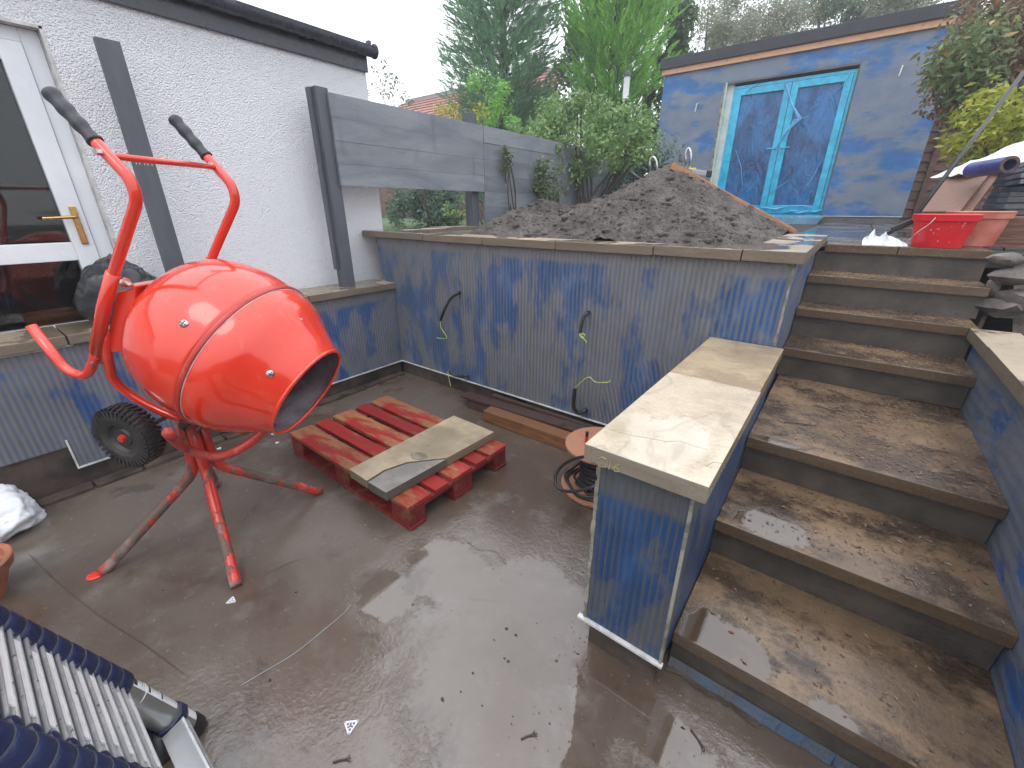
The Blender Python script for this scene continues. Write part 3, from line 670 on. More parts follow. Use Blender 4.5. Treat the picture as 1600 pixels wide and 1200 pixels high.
# reveal + doors
G().box(DX0-.001, DX0+.03, SY+.002, SY+.19, 1.35, DZT).ob('reveal', M['reveal'], gr)
G().box(DX1-.018, DX1+.001, SY+.002, SY+.19, 1.35, DZT).box(DX0+.031, DX1-.019, SY+.002, SY+.19, DZT-.03, DZT+.001).ob('reveal', M['slabbase'], gr)  # right and top reveal coloured dark to stand in for shadow
G().box(DX0-.03, DX0, SY-.012, SY-.001, 1.33, DZT+.03).ob('mortar_band', M['mortar'], gr, jitter=.003)
fx0, fx1 = DX0+.14, DX1-.022
fd = thing('french_doors', 'pair of glazed doors wrapped in bright blue protective film in the garden room', 'doors', (-1.5, SY, 1.32))
G().box(DX0+.03, fx0, SY+.06, SY+.13, 1.35, DZT-.03).ob('frame_strip', M['reveal'], fd)
zt, zb = DZT-.07, 1.36
G().box(fx0, fx1, SY+.05, SY+.12, zt-.05, zt).box(fx0, fx0+.045, SY+.05, SY+.12, zb, zt-.05).box(fx1-.045, fx1, SY+.05, SY+.12, zb, zt-.05).box(fx0, fx1, SY+.05, SY+.12, zb-.03, zb).ob('frame', M['frame_film'], fd, bevel=.006)
mid = -1.42
for (a, b) in ((fx0+.047, mid-.003), (mid+.003, fx1-.047)):
    lfm = G().box(a, a+.10, SY+.035, SY+.10, zb+.005, zt-.055).box(b-.10, b, SY+.035, SY+.10, zb+.005, zt-.055).box(a+.10, b-.10, SY+.035, SY+.10, zt-.155, zt-.055).box(a+.10, b-.10, SY+.035, SY+.10, zb+.005, zb+.14).ob('door_leaf', M['frame_film'], fd, bevel=.006)
    # film panel, wrinkled
    nx, nz = 26, 50; gg = G(); vs = []; fs = []
    for k in range(nz+1):
        for i in range(nx+1):
            x = a+.095+(b-a-.19)*i/nx; z = zb+.135+(zt-.29-zb)*k/nz
            d = .009*mnoise.noise(Vector((x*3+a, z*1.6, 0)))+.0022*mnoise.noise(Vector((x*9, z*3+a*5, 3)))
            vs.append((x, SY+.07+d, z))
    for k in range(nz):
        for i in range(nx):
            q = k*(nx+1)+i; fs.append((q, q+1, q+nx+2, q+nx+1))
    gg.add(vs, fs).ob('glass_panel', M['film_glass'], lfm, smooth='all', fixn=False)
for sgn, hx in ((-1, mid-.05), (1, mid+.05)):
    h = G().obox((hx, SY+.03, 2.36), (.016, 0, 0), (0, .006, 0), (0, 0, .11)).ob('handle', M['frame_film'], fd, bevel=.004)
    G().tube(rounded([(hx, SY+.03, 2.42), (hx, SY-.03, 2.42), (hx+sgn*.13, SY-.035, 2.425)], .02), .011, 8).ob('lever', M['frame_film'], h, smooth=True)
# loose folds of film
def fold(pts, w, mat, name='film_fold'):
    g = G(); P = [Vector(p) for p in pts]; vs = []; n = len(P)
    for i, p in enumerate(P):
        t = (P[min(i+1, n-1)]-P[max(i-1, 0)]).normalized(); s_ = Vector((0, -1, 0)).cross(t).normalized(); ww = w[i]
        for k in (-1, -.4, .3, 1): vs.append(p + s_*ww*k + Vector((0, -.02*(1-abs(k))+.006*math.sin(i*2.1+k), 0)))
    fs = [(i*4+k, i*4+k+1, (i+1)*4+k+1, (i+1)*4+k) for i in range(n-1) for k in range(3)]
    return g.add(vs, fs).ob(name, mat, fd, smooth='all', fixn=False)
fold([at(1227, 130, 'y', SY+.03), at(1238, 165, 'y', SY-.01), at(1250, 185, 'y', SY-.02), at(1228, 205, 'y', SY-.02), at(1212, 232, 'y', SY)], [.004, .014, .034, .020, .005], M['film_fold'])
fold([at(1262, 182, 'y', SY-.02), at(1240, 188, 'y', SY-.02), at(1228, 218, 'y', SY-.01)], [.004, .014, .005], M['film_fold'])
for k in range(9):
    xa = fx0+.05+k*.19+random.uniform(-.05, .05); za = zb+random.uniform(-.01, .10)
    fold([(xa, SY+.02, za), (xa+.09, SY+.005, za+random.uniform(-.02, .06)), (xa+.22, SY+.02, za+random.uniform(-.03, .06))], [.006, .022, .006], M['film_fold'] if k % 2 else M['frame_film'])
for (a, b) in [((1190, 310), (1235, 280)), ((1285, 245), (1255, 300)), ((1160, 290), (1150, 235)), ((1270, 325), (1235, 322)), ((1330, 115), (1300, 150)), ((1185, 128), (1165, 145))]:
    p, q = at(*a, 'y', SY+.022), at(*b, 'y', SY+.022); m_ = (p+q)/2+Vector((.03, -.01, .02))
    fold([p, m_, q], [.003, .007, .003], M['film_fold'])
g = G().add([(DX0+.45, SY+.04, 1.335), (fx1+.06, SY+.04, 1.335), (fx1+.05, SY-.13, 1.30), (DX0+.45, SY-.13, 1.30), (DX0+.5, SY-.125, 1.16), (fx1-.03, SY-.125, 1.16)], [(0,3,2,1),(3,4,5,2)])
g.ob('sill', M['sill_film'], fd, fixn=False)

# ------------------------------------------------------------------ posts and board fence on the left
def post(loc, label, z0, z1, s=.095, batten=None, grp='grey square posts on the walls', sx_=None):
    x, y = loc; t = thing('fence_post', label, 'post', (x, y, z0), grp)
    G().box(x-(sx_ or s), x, y, y+s, z0, z1).ob('post_shaft', M['post'], t, bevel=.004)
    if batten: G().box(x-s+.004, x-s+.050, y-.024, y-.002, batten, z1-.005).ob('batten', M['post'], t, bevel=.002)
    return t
post((-3.245, .795), 'lone grey post on the low wall behind the cement mixer', .853, 2.245, .10, None, sx_=.045)
post((-3.2, 1.925), 'grey post on the low wall holding the near end of the open board panel', .853, 2.235, .095, .99)
post((-3.235, 3.53), 'grey post rising behind the middle of the board fence', 1.1, 2.31, .10, None)
fp = thing('slatted_fence', 'open grey board panel spanning two posts above the low wall', 'fence', (-3.2, 2.8, 1.6), 'grey board fence')
for k in range(4):
    z0 = 1.606+k*.15
    G().box(-3.197+.0, -3.172+random.uniform(-.002, .002), 2.005+random.uniform(-.004, .004), 3.655, z0+.0008, z0+.1498).ob('board', M['board'], fp, bevel=.002, jitter=.0003)
f2 = thing('board_fence', 'solid grey board fence running away behind the soil heap', 'fence', (-3.2, 6, 1.2), 'grey board fence')
for b, (ya, yb) in enumerate([(3.66, 5.46), (5.463, 7.26), (7.263, 9.3)]):
    for k in range(7):
        z0 = 1.16+k*.1495
        G().box(-3.197, -3.172+random.uniform(-.002, .002), ya, yb, z0+.0008, z0+.149).ob('board', M['board'], f2, bevel=.002, jitter=.0003)
for y in (5.4, 7.2, 9.2):
    G().box(-3.30, -3.20, y, y+.1, 1.1, 2.2).ob('post_shaft', M['post'], f2)

# ------------------------------------------------------------------ cement mixer
S = Vector((-1.77488, .61394, .91514)); n_ = Vector((.75099, .39508, -.52908)).normalized()
nh = Vector((n_.x, n_.y, 0)).normalized(); mm = Vector((0, 0, 1)).cross(nh)
def P(q, w, z): return Vector((S.x, S.y, 0)) + nh*q + mm*w + Vector((0, 0, z))
cm = thing('cement_mixer', 'orange-red tip-up cement mixer on a splayed tube stand with its drum mouth pointing down', 'cement mixer', P(-.38, 0, 0))
# drum shells
back = [(-.335, .0), (-.335, .11), (-.325, .18), (-.295, .235), (-.235, .280), (-.15, .308), (-.08, .316), (-.004, .311)]
inner_b = [(-.004, .306), (-.08, .311), (-.15, .303), (-.235, .275), (-.295, .230), (-.325, .17), (-.33, .0)]
front = [(.004, .311), (.05, .307), (.095, .292), (.135, .268), (.18, .240), (.22, .218), (.262, .193)]
def densify(pr, k=4):
    v = spline([(a, b, 0) for a, b in pr], k); return [(p.x, max(p.y, 0)) for p in v]
db = G().lathe(S, n_, densify(back[1:]), 72).ob('drum', M['red'], cm, smooth='all', fixn=False)
fr_ = G().lathe(S, n_, densify(front), 72)
fr_.f = [f for f in fr_.f if len(f) == 4]
dfr = fr_.ob('drum_cone', M['red'], cm, smooth='all', fixn=False)
gi = G().lathe(S, n_, densify([(a, b-.004) for a, b in front][::-1])+densify(inner_b), 64); gi.f = [f for f in gi.f if len(f) == 4]
gi.ob('drum_lining', M['drum_in'], cm, smooth='all', fixn=False)
def torus(c, n, R, r, seg=72, s2=10):
    g = G(); g.lathe(c, n, [(r*math.sin(2*math.pi*k/s2), R+r*math.cos(2*math.pi*k/s2)) for k in range(s2)], seg, closed=True); return g
torus(S+n_*.264, n_, .193, .0075).ob('rim', M['red'], dfr, smooth='all')
g = G().lathe(S, n_, [(-.007, .309), (-.007, .317), (-.002, .3185), (.006, .3185), (.010, .316), (.010, .309)], 96, closed=True)
g.ob('seam_band', M['red_dark'], dfr, smooth=True)
torus(S+n_*.012, n_, .310, .0025).ob('dust_line', M['cement_dust'], dfr, smooth='all')
an = n_.orthogonal().normalized(); bn = n_.cross(an)
def bolt(ax, rad, ang, slope, parent, r=.0135):
    d = (math.cos(ang)*an+math.sin(ang)*bn); c = S+n_*ax+d*rad; nn = (d+n_*slope).normalized()
    b = G().lathe(c, nn, [(-.004, r), (.002, r), (.006, r*.8), (.0085, r*.35), (.009, 0.0)], 20).ob('bolt', M['steel'], parent, smooth=True)
    a2 = nn.orthogonal().normalized(); b2 = nn.cross(a2)
    G().obox(c+nn*.0085, a2*r*.75, b2*.0015, nn*.001).obox(c+nn*.0085, a2*.0015, b2*r*.75, nn*.0011).ob('slot', M['ink'], b)
def ang_of(p):
    d = p-S; d = d-n_*d.dot(n_); return math.atan2(d.dot(bn), d.dot(an))
def surf_hit(px, prof_r, lo, hi):
    # drum surface angle whose bolt falls under this sight line
    d = fw + (px[0]-800)/F_*rt - (px[1]-600)/F_*up; o = Vector((0, 0, CH)); best = None
    for k in range(800):
        q = o+d*(.8+k*.002); ax = (q-S).dot(n_); rad = (q-S-n_*ax).length
        if lo < ax < hi and rad < prof_r(ax): return ax, ang_of(q), rad
    return None
def pr_interp(a):
    allp = back[1:]+front; xs = [p[0] for p in allp]; ys = [p[1] for p in allp]; return float(np.interp(a, xs, ys))
for px, par in (((288, 506), db), ((422, 584), dfr)):
    h = surf_hit(px, pr_interp, -.33, .26)
    if h:
        sl = -(pr_interp(h[0]+.01)-pr_interp(h[0]-.01))/.02
        for k in range(3 if par is db else 3): bolt(h[0], h[2], h[1]+k*2*math.pi/3, sl, par)
# mixing blades
for k in range(2):
    a = k*math.pi+.6; d = math.cos(a)*an+math.sin(a)*bn; e = n_.cross(d)
    G().obox(S+d*.2-n_*.02, n_*.16, d*.07, e*.004).ob('mixing_blade', M['drum_in'], cm)
# tube frame
prof = [(-.253, 1.759), (-.171, 1.655), (-.125, 1.597), (-.070, 1.530), (-.070, 1.472), (-.225, 1.285), (-.345, 1.130), (-.462, .948), (-.545, .862), (-.628, .884), (-.70, 1.055)]
rT = .0165
for w in (-.195, .195):
    path = rounded([P(q, w, z) for q, z in prof[1:]], .07, 7)
    ft = G().tube(path, rT, 14).ob('frame_tube', M['red'], cm, smooth='all')
    a, b = P(prof[0][0], w, prof[0][1]), P(prof[1][0], w, prof[1][1]); d = (b-a).normalized()
    L = (b-a).length+.035
    rs, ps = [], []
    for i in range(25):
        t = i/24; ps.append(a+d*(t*L)); base = .0215-.0035*t
        rs.append(base*(1 if t > .06 else .55+.45*math.sqrt(t/.06)) + .0016*math.sin(t*L/.0135*math.pi*.55)*(t < .85) + (.003 if t > .95 else 0))
    G().tube(ps, rs, 16).ob('grip', M['grip'], ft, smooth='all')
    sg = -1 if w < 0 else 1
    G().tube([P(-.128, w-sg*.02, 1.60), P(-.128, w+sg*.030, 1.60)], .010, 6).ob('bolt', M['steel'], ft)
cb = G().tube([P(-.118, -.182, 1.592), P(-.118, .182, 1.592)], .0095, 12).ob('crossbar', M['red'], cm, smooth='all')
g = G()
for k in range(24):
    c = P(-.118, -.165+.33*k/23+random.uniform(-.004, .004), 1.582-.002)
    g.lathe(c, (0, 0, 1), [(-.005, .0004), (-.003, .0016), (-.001, .0019), (.002, .001)], 6)
G_w = g.ob('water_drops', M['upvc'], cb, smooth='all')
# second pair of tubes to the axle
for w in (-.185, .185):
    G().tube(rounded([P(-.40, w, 1.035), P(-.432, w*.97, .95), P(-.485, w*.85, .84), P(-.462, w*.7, .765), P(-.395, w*.6, .70), P(-.30, w*.55, .66)], .05, 6), .0165, 12).ob('axle_tube', M['red'], cm, smooth='all')
    G().tube([P(-.452, w*1.0, .93), P(-.452, w*1.22, .93)], .008, 6).ob('bolt', M['steel'], cm)
# channel plate across the back
dfv = (P(-.345, 0, 1.135)-P(-.462, 0, .945)).normalized()      # direction of the frame
tn = Vector(n_)
fq = [(-.205, 1.205), (-.290, 1.185), (-.450, .955), (-.325, .975)]
g = G(); pa = [P(q, -.178, z) for q, z in fq]; pb = [P(q, .178, z) for q, z in fq]
g.add(pa+pb, [(0,1,2,3),(7,6,5,4),(0,4,5,1),(1,5,6,2),(2,6,7,3),(3,7,4,0)])
pl = g.ob('motor_housing', M['red'], cm, bevel=.006)
g = G(); a0, a1 = P(-.225, -.188, 1.206), P(-.225, .188, 1.206)
g.obox((a0+a1)/2+Vector((0, 0, .002)), mm*.185, nh*.03, Vector((0, 0, .003)))
g.ob('folded_lip', M['red'], pl, bevel=.002)
for w in (-.197, .197):
    sg = 1 if w > 0 else -1
    G().tube([P(-.250, w, 1.253), P(-.345, w, 1.130), P(-.450, w, .967)], .0205, 14).ob('sleeve', M['red'], cm, smooth='all')
    c = P(-.235, w-sg*.012, 1.222)
    wz = G().tube([c, c+nh*.004+mm*(-sg)*0+Vector((0, 0, 0))+n_*.004], .016, 16).ob('washer', M['steel'], cm, smooth=True)
    G().tube([c, c+n_*.018+nh*.012], .007, 8).ob('nut', M['steel'], wz, smooth=True)
# wheels
def wheel(w0, w1, q=-.40, z=.648, R=.122):
    c0 = P(q, (w0+w1)/2, z); W_ = (w1-w0)/2
    n2 = 14; pr2 = []
    for k in range(n2): 
        a = 2*math.pi*k/n2; pr2.append((W_*.98*math.copysign(abs(math.sin(a))**.75, math.sin(a)), R-.034+.034*math.copysign(abs(math.cos(a))**.8, math.cos(a))))
    t = G().lathe(c0, mm, pr2, 64, closed=True).ob('tyre', M['tyre'], cm, smooth='all')
    g = G(); u1 = nh; u2 = Vector((0, 0, 1))
    for k in range(38):
        for s_ in (-1, 1):
            a = 2*math.pi*(k+(.5 if s_ > 0 else 0))/38; d = u1*math.cos(a)+u2*math.sin(a); e = mm.cross(d)
            g.obox(c0+d*(R-.001)+mm*s_*W_*.42, (mm*.42*W_+e*.004*s_), e*.0045, d*.0045)
            g.obox(c0+d*(R-.016)+mm*s_*W_*.94, mm*.003, e*.005, d*.012)
    g.ob('tread_blocks', M['tyre'], t)
    rm_ = G().lathe(c0, mm, [(-W_*.62, .0), (-W_*.62, .03), (-W_*.45, .036), (-W_*.45, .052), (-W_*.8, .060), (-W_*.8, .066), (W_*.8, .066), (W_*.8, .06), (W_*.45, .052), (W_*.45, 0)], 40).ob('wheel_rim', M['tyre'], cm, smooth=True)
    G().lathe(c0, mm, [(-W_*.95, 0), (-W_*.95, .012), (-W_*.6, .016), (W_*.6, .016), (W_*.95, .012), (W_*.95, 0)], 20).ob('hub', M['red_worn'], rm_, smooth=True)
wheel(-.268, -.196); wheel(.196, .268)
G().tube([P(-.40, -.262, .648), P(-.40, .262, .648)], .009, 10).ob('axle', M['rust'], cm, smooth='all')
# chassis bars from the axle to the stand head
for w in (-.07, .07):
    G().obox((P(-.40, w, .655)+P(-.08, w*.7, .60))/2, (P(-.08, w*.7, .60)-P(-.40, w, .655))/2, mm*.004, Vector((0, 0, .017))).ob('chassis_bar', M['red_dark'], cm, bevel=.002)
G().obox(P(-.27, 0, .635), nh*.05, mm*.066, Vector((0, 0, .003))).ob('chassis_plate', M['rust'], cm)
G().tube([P(-.25, -.10, .60), P(-.25, -.02, .635)], .007, 8).ob('latch', M['black_plastic'], cm, smooth='all')
# yoke under the drum
hb = P(-.385, 0, 0)
G().tube([P(-.30, 0, .615), P(-.22, 0, .66), P(-.10, 0, .70)], [.022, .020, .018], 12).ob('yoke', M['red_dark'], cm, smooth='all')
G().tube([P(-.372, -.035, .583), P(-.372, -.035, .60)], .024, 14).ob('pivot_cap', M['rust'], cm, smooth=True)
# legs
feet = [(-2.226, -.012), (-1.676, .317), (-1.998, .882), (-2.55, .55)]
H0 = Vector((-2.11, .435, 0))
for i, (fx, fy) in enumerate(feet):
    F0 = Vector((fx, fy, 0)); d = (F0-H0); L = d.length; d.normalize(); sd_ = Vector((-d.y, d.x, 0))
    rT2 = .0215; top = H0+d*.035
    pts = [F0+Vector((0, 0, .006))-d*.01, F0-d*.045+Vector((0, 0, .03)), H0+d*.15+Vector((0, 0, .255)), H0+d*.048+Vector((0, 0, .34)), top+Vector((0, 0, .42)), top+Vector((0, 0, .592))]
    lg = G().tube(rounded(pts, .10, 8), rT2, 14).ob('leg', M['red_worn'], cm, smooth='all')
    if i in (0, 3): G().lathe(F0+d*.012+Vector((0, 0, .002)), (0, 0, 1), [(0, .028), (.003, .028), (.005, .024)], 20).ob('foot_plate', M['red_dark'] if i else M['red'], lg, smooth=True)
G().lathe(H0+Vector((0, 0, .575)), (0, 0, 1), [(0, .040), (.03, .040)], 24).ob('stand_collar', M['red_dark'], cm, smooth=True, bevel=.004)
# curved brace
hoop = [(262, 676), (275, 690), (292, 701), (318, 711), (345, 713), (372, 703), (395, 688), (418, 668)]
hp = []
for k, q in enumerate(hoop):
    t = k/7; yv = .26+.30*t**1.2
    hp.append(at(q[0], q[1], 'y', yv))
G().tube(spline(hp, 5), .0165, 12).ob('tipping_brace', M['red_dark'], cm, smooth='all')

# ------------------------------------------------------------------ pallet
pa_ = thing('pallet', 'red-painted wooden pallet lying on the wet floor', 'pallet', (-1.93, 1.33, 0))
ax = Vector((1, -.012, 0)).normalized(); ay = Vector((.012, 1, 0)).normalized(); O = Vector((-2.53, .985, 0))
def pbox(x0, x1, y0, y1, z0, z1, name, mat, bev=.003):
    vs = [O+ax*x+ay*y+Vector((0, 0, z)) for z in (z0, z1) for x, y in ((x0, y0), (x1, y0), (x1, y1), (x0, y1))]
    m0 = sum(vs, Vector())/8
    o = G().add([v-m0 for v in vs], [(0,3,2,1),(4,5,6,7),(0,1,5,4),(1,2,6,5),(2,3,7,6),(3,0,4,7)]).ob(name, M[mat], pa_, bevel=bev, jitter=.0012)
    o.location = m0; return o
Lp, Wp = 1.165, .735
ys = [(0, .145), (.172, .262), (.296, .436), (.472, .562), (.590, .735)]
for k, (a, b) in enumerate(ys):
    pbox(0, Lp, a, b, .122, .144, 'deck_board', 'pal_orange' if k % 2 == 0 else 'pal_red')
for x0 in (0, Lp/2-.07, Lp-.14): pbox(x0, x0+.14, .002, Wp-.002, .100, .1215, 'stringer_board', 'pal_side')
for x0 in (.002, Lp/2-.07, Lp-.142):
    for y0, y1 in ((.002, .10), (Wp/2-.07, Wp/2+.07), (Wp-.10, Wp-.002)): pbox(x0, x0+.138, y0, y1, .022, .0995, 'block', 'pal_side')
for y0, y1 in ((0, .10), (Wp/2-.07, Wp/2+.07), (Wp-.10, Wp)): pbox(0, Lp, y0, y1, .001, .0215, 'bottom_board', 'pal_side')
# broken slab lying across the pallet
zs = .1465
def poly(pixels, z1, name, mat, lab, th=.05, grp='pieces of broken slab on the pallet'):
    pts = [tuple(at(*q, 'z', z1)[:2]) for q in pixels]
    o = G().prism(pts, z1-th, z1).ob(name, mat, bevel=.003, jitter=.0008)
    return tag(o, lab, 'paving slab', grp)
Zt = .1995
main = [(545, 733), (709, 649), (728, 658), (716, 672), (738, 668), (752, 676), (744, 695), (699, 714), (680, 717), (640, 722), (600, 735), (573, 751)]
poly([(545, 733), (709, 649), (772, 675), (699, 715), (670, 718), (635, 722), (600, 734), (573, 751)], Zt, 'broken_slab', M['slab'], 'large buff slab piece with a wet patch lying across the red pallet')
poly([(575, 753), (602, 736), (636, 724), (671, 720), (697.5, 717.5), (603, 769.5)], Zt-.001, 'broken_slab', M['slab_grey'], 'narrow grey broken-off slab piece along the near edge of the buff slab')

# ------------------------------------------------------------------ timbers at the wall foot
def beam(a, b, h, w, mat, name, lab, bev=.004):
    a, b = Vector(a), Vector(b); d = (b-a)/2; s_ = Vector((0, 0, 1)).cross(d).normalized()
    ex = d.normalized(); ey = s_; ez = ex.cross(ey); L2 = d.length
    o = G().add([(x*L2, y*w/2, z*h/2) for z in (-1, 1) for x, y in ((-1,-1),(1,-1),(1,1),(-1,1))], [(0,3,2,1),(4,5,6,7),(0,1,5,4),(1,2,6,5),(2,3,7,6),(3,0,4,7)]).ob(name, mat, bevel=bev, jitter=.0015)
    o.matrix_world = Matrix(((ex.x, ey.x, ez.x, (a.x+b.x)/2), (ex.y, ey.y, ez.y, (a.y+b.y)/2), (ex.z, ey.z, ez.z, (a.z+b.z)/2), (0, 0, 0, 1)))
    return tag(o, lab, 'timber', 'timbers at the foot of the tall wall')
beam((-1.85, 2.105, .045), (-.62, 2.125, .045), .086, .10, M['beam'], 'timber_beam', 'wet orange-brown timber beam lying in front of the darker boards')
beam((-2.17, 2.20, .075), (-.66, 2.235, .10), .022, .10, M['old_timber'], 'old_board', 'dark weathered board with nails lying on top behind the orange beam')
beam((-2.10, 2.185, .030), (-.70, 2.23, .035), .055, .07, M['old_timber'], 'old_batten', 'dark weathered batten underneath the nailed board')
beam((-1.95, 2.295, .055), (-.6, 2.30, .055), .10, .035, M['old_timber'], 'old_plank', 'dark plank standing on edge tight against the tall wall')
g = G()
for k in range(9):
    x = -2.05+k*.16+random.uniform(-.03, .03); g.tube([(x, 2.20+random.uniform(-.02, .03), .09), (x+.004, 2.2+random.uniform(-.02, .03), .118+random.uniform(0, .012))], .0016, 5)
nl = g.ob('nails', M['rust']); tag(nl, 'bent nails sticking up from the dark weathered board', 'nails', None, 'stuff')

# ------------------------------------------------------------------ cable drum
cx, cy = -.815, 1.855
cd = thing('cable_drum', 'plywood cable drum of black cable standing behind the pier', 'cable drum', (cx, cy, 0))
def disc(z, r, nm, mat):
    o = G().lathe((0, 0, 0), (0, 0, 1), [(-.006, r*.3), (-.006, r), (.006, r), (.006, 0.0)], 48).ob(nm, mat, cd, smooth=True); o.location = (cx, cy, z); return o
disc(.012, .205, 'flange', M['spool_ply']); disc(.268, .195, 'flange', M['spool_ply'])
G().tube([(cx, cy, .02), (cx, cy, .26)], .094, 28).ob('core', M['cable'], cd, smooth=True)
pts = []
for k in range(340):
    a = k*.30; lay = k/340; zz = .032+.222*abs(((lay*2.2) % 2)-1); pts.append((cx+(.092+.022*lay)*math.cos(a), cy+(.092+.022*lay)*math.sin(a), zz))
G().tube(pts, .0062, 6).ob('wound_cable', M['cable'], cd, smooth='all')
pts = []
for k in range(150):
    a = k*.22; r = .135+.05*math.sin(k*.045)+.008*math.sin(k*1.3); pts.append((cx+r*math.cos(a), cy+r*math.sin(a), .030+.012*((k//28) % 4)+.003*math.sin(k)))
G().tube(spline(pts, 2), .0075, 7).ob('loose_cable', M['cable'], cd, smooth='all')
lp = [(926, 713), (900, 716), (878, 728), (868, 745), (872, 762), (895, 768), (930, 760)]
G().tube(spline([at(*q, 'y', 1.60+.03*math.sin(k)) for k, q in enumerate(lp)], 6), .0085, 8).ob('cable_loop', M['cable'], cd, smooth='all')
mk = thing('marker_pen', 'small orange marker with a black cap upright on the cable drum', 'marker', (-.80, 1.80, .274))
a = at(916, 694, 'z', .274)
G().tube([a, a+Vector((0, 0, .048))], .0095, 10).ob('barrel', M['tool_red'], mk, smooth=True)
G().tube([a+Vector((0, 0, .048)), a+Vector((0, 0, .075))], .0085, 10).ob('cap', M['black_plastic'], mk, smooth=True)

# ------------------------------------------------------------------ soil heap
def soil_h(x, y):
    h = 1.195
    def cone(cx, cy, top, rx, ry, p=1.25):
        d = math.sqrt(((x-cx)/rx)**2+((y-cy)/ry)**2); return max(0, 1-d)**(1/p)*(top-1.195) if d < 1 else 0
    a = cone(-1.33, 4.0, 1.80, 1.13 if x > -1.33 else 1.30, 1.75, .88); b = cone(-2.20, 3.3, 1.52, .62, .85, 1.15); c = cone(-1.55, 3.1, 1.36, 1.1, .65, 1.0)
    h += (a**7+b**7+c**7)**(1/7)
    nz = .050*mnoise.fractal(Vector((x*4, y*4, 1)), 1.0, 2.1, 4)+.014*mnoise.noise(Vector((x*22, y*22, 5)))
    k = min(1, max(0, (h-1.2)*9))
    nz += .022*(1-2*abs(mnoise.noise(Vector((x*11, y*11, 9)))))*max(0, mnoise.noise(Vector((x*2.5, y*2.5, 4)))+.4)
    return h + nz*k+.016*mnoise.noise(Vector((x*38, y*38, 2)))*k
nx, ny = 300, 260; X0, X1, Y0, Y1 = -3.19, -.20, 2.522, 5.8
vs = []; keep = {}
for j in range(ny+1):
    for i in range(nx+1):
        x = X0+(X1-X0)*i/nx; y = Y0+(Y1-Y0)*(j/ny)**1.25; vs.append((x, y, max(soil_h(x, y), 1.240) if y < 3.9 else soil_h(x, y)))
fs = [(j*(nx+1)+i, j*(nx+1)+i+1, (j+1)*(nx+1)+i+1, (j+1)*(nx+1)+i) for j in range(ny) for i in range(nx)
      if not (vs[j*(nx+1)+i][0] > -.40 and vs[j*(nx+1)+i][1] < 3.92) and max(vs[j*(nx+1)+i][2], vs[(j+1)*(nx+1)+i+1][2]) > 1.197]
sh = thing('soil_heap', 'big heap of dark topsoil piled in the raised bed', 'soil heap', (-1.5, 3.8, 1.2))
G().add(vs, fs).ob('heap', M['soil'], sh, smooth='all', fixn=False)
g = G(); rk = [rock((0, 0, 0), 1, s_, 1, (1, .75, .55)) for s_ in range(8)]
for k in range(5200):
    x = random.uniform(-3.15, -.38); y = 2.53+abs(random.gauss(0, .9)); 
    if y > 5: continue
    z = soil_h(x, y)
    if z < 1.205 and y > 2.9: continue
    if x > -.40 and y < 3.95: continue
    r = min(.045, .003+random.expovariate(1/.0040)) if k % 40 else random.uniform(.02, .045); v, f = rk[k % 8]
    a = random.random()*6.28; ca, sa = math.cos(a)*r, math.sin(a)*r
    g.add([(x+p.x*ca-p.y*sa, y+p.x*sa+p.y*ca, z+p.z*r-r*.05) for p in v], f)
c_ = g.ob('clods', M['soil'], sh, smooth='all', fixn=False); c_['kind'] = 'stuff'
# leaning plank and clutter behind the heap
pa0, pb0 = at(1050, 259, 'y', 3.86), at(1240, 363, 'y', 4.06)
beam(pa0, pb0, .05, .05, M['plank'], 'leaning_plank', 'clean orange plank sloping down the right side of the soil heap'); bpy.data.objects['leaning_plank']['group'] = 'loose planks'
def clutter(px0, px1, y, r, mat, name, lab, cat='tool', pts=None):
    P_ = [at(*q, 'y', y) for q in (pts or [px0, px1])]
    return tag(G().tube(rounded(P_, .05), r, 8).ob(name, mat, smooth='all'), lab, cat)
clutter((1064, 268), (1063, 241), 4.6, .018, M['black_plastic'], 'tool_handle', 'black tool handle end sticking up behind the plank top')
clutter(None, None, 4.7, .012, M['steel'], 'barrow_handle', 'bent grey steel handle standing behind the heap peak', pts=[(1072, 268), (1071, 240), (1076, 230), (1080, 240), (1077, 270)])
clutter(None, None, 5.0, .012, M['steel'], 'shovel_frame', 'steel hoop handle behind the left side of the heap peak', pts=[(1016, 275), (1015, 250), (1021, 244), (1026, 252), (1027, 272)])
clutter((985, 268), (1002, 283), 4.7, .018, M['black_plastic'], 'spade_grip', 'black spade grip poking out left of the heap peak')
clutter((1003, 281), (1012, 271), 4.7, .012, M['steel'], 'trowel', 'short bright trowel blade beside the black spade grip')
clutter((1010, 277), (1058, 262), 4.8, .014, M['black_plastic'], 'black_bar', 'black bar lying along the top behind the heap')
t = thing('spirit_level', 'grey spirit level with yellow vial lying behind the plank top', 'level', at(1090, 272, 'y', 4.7))
o0, o1 = at(1070, 266, 'y', 4.7), at(1108, 272, 'y', 4.7)
G().obox((o0+o1)/2, (o1-o0)/2, (0, .03, 0), (0, 0, .022)).ob('body', M['alu_tube'], t, bevel=.003)
G().obox(o1, (.018, 0, 0), (0, .034, 0), (0, 0, .028)).ob('end_cap', M['black_plastic'], t, bevel=.004)
G().obox((o0*.7+o1*.3)+Vector((0, 0, .024)), (.03, 0, 0), (0, .02, 0), (0, 0, .006)).ob('vial', M['flower'], t)
v, f = rock(at(1046, 274, 'y', 4.9), .10, 5, 2); tag(G().add(v, f).ob('soil_bag', M['white_bag'], smooth='all'), 'pale sack lying behind the heap peak', 'sack')

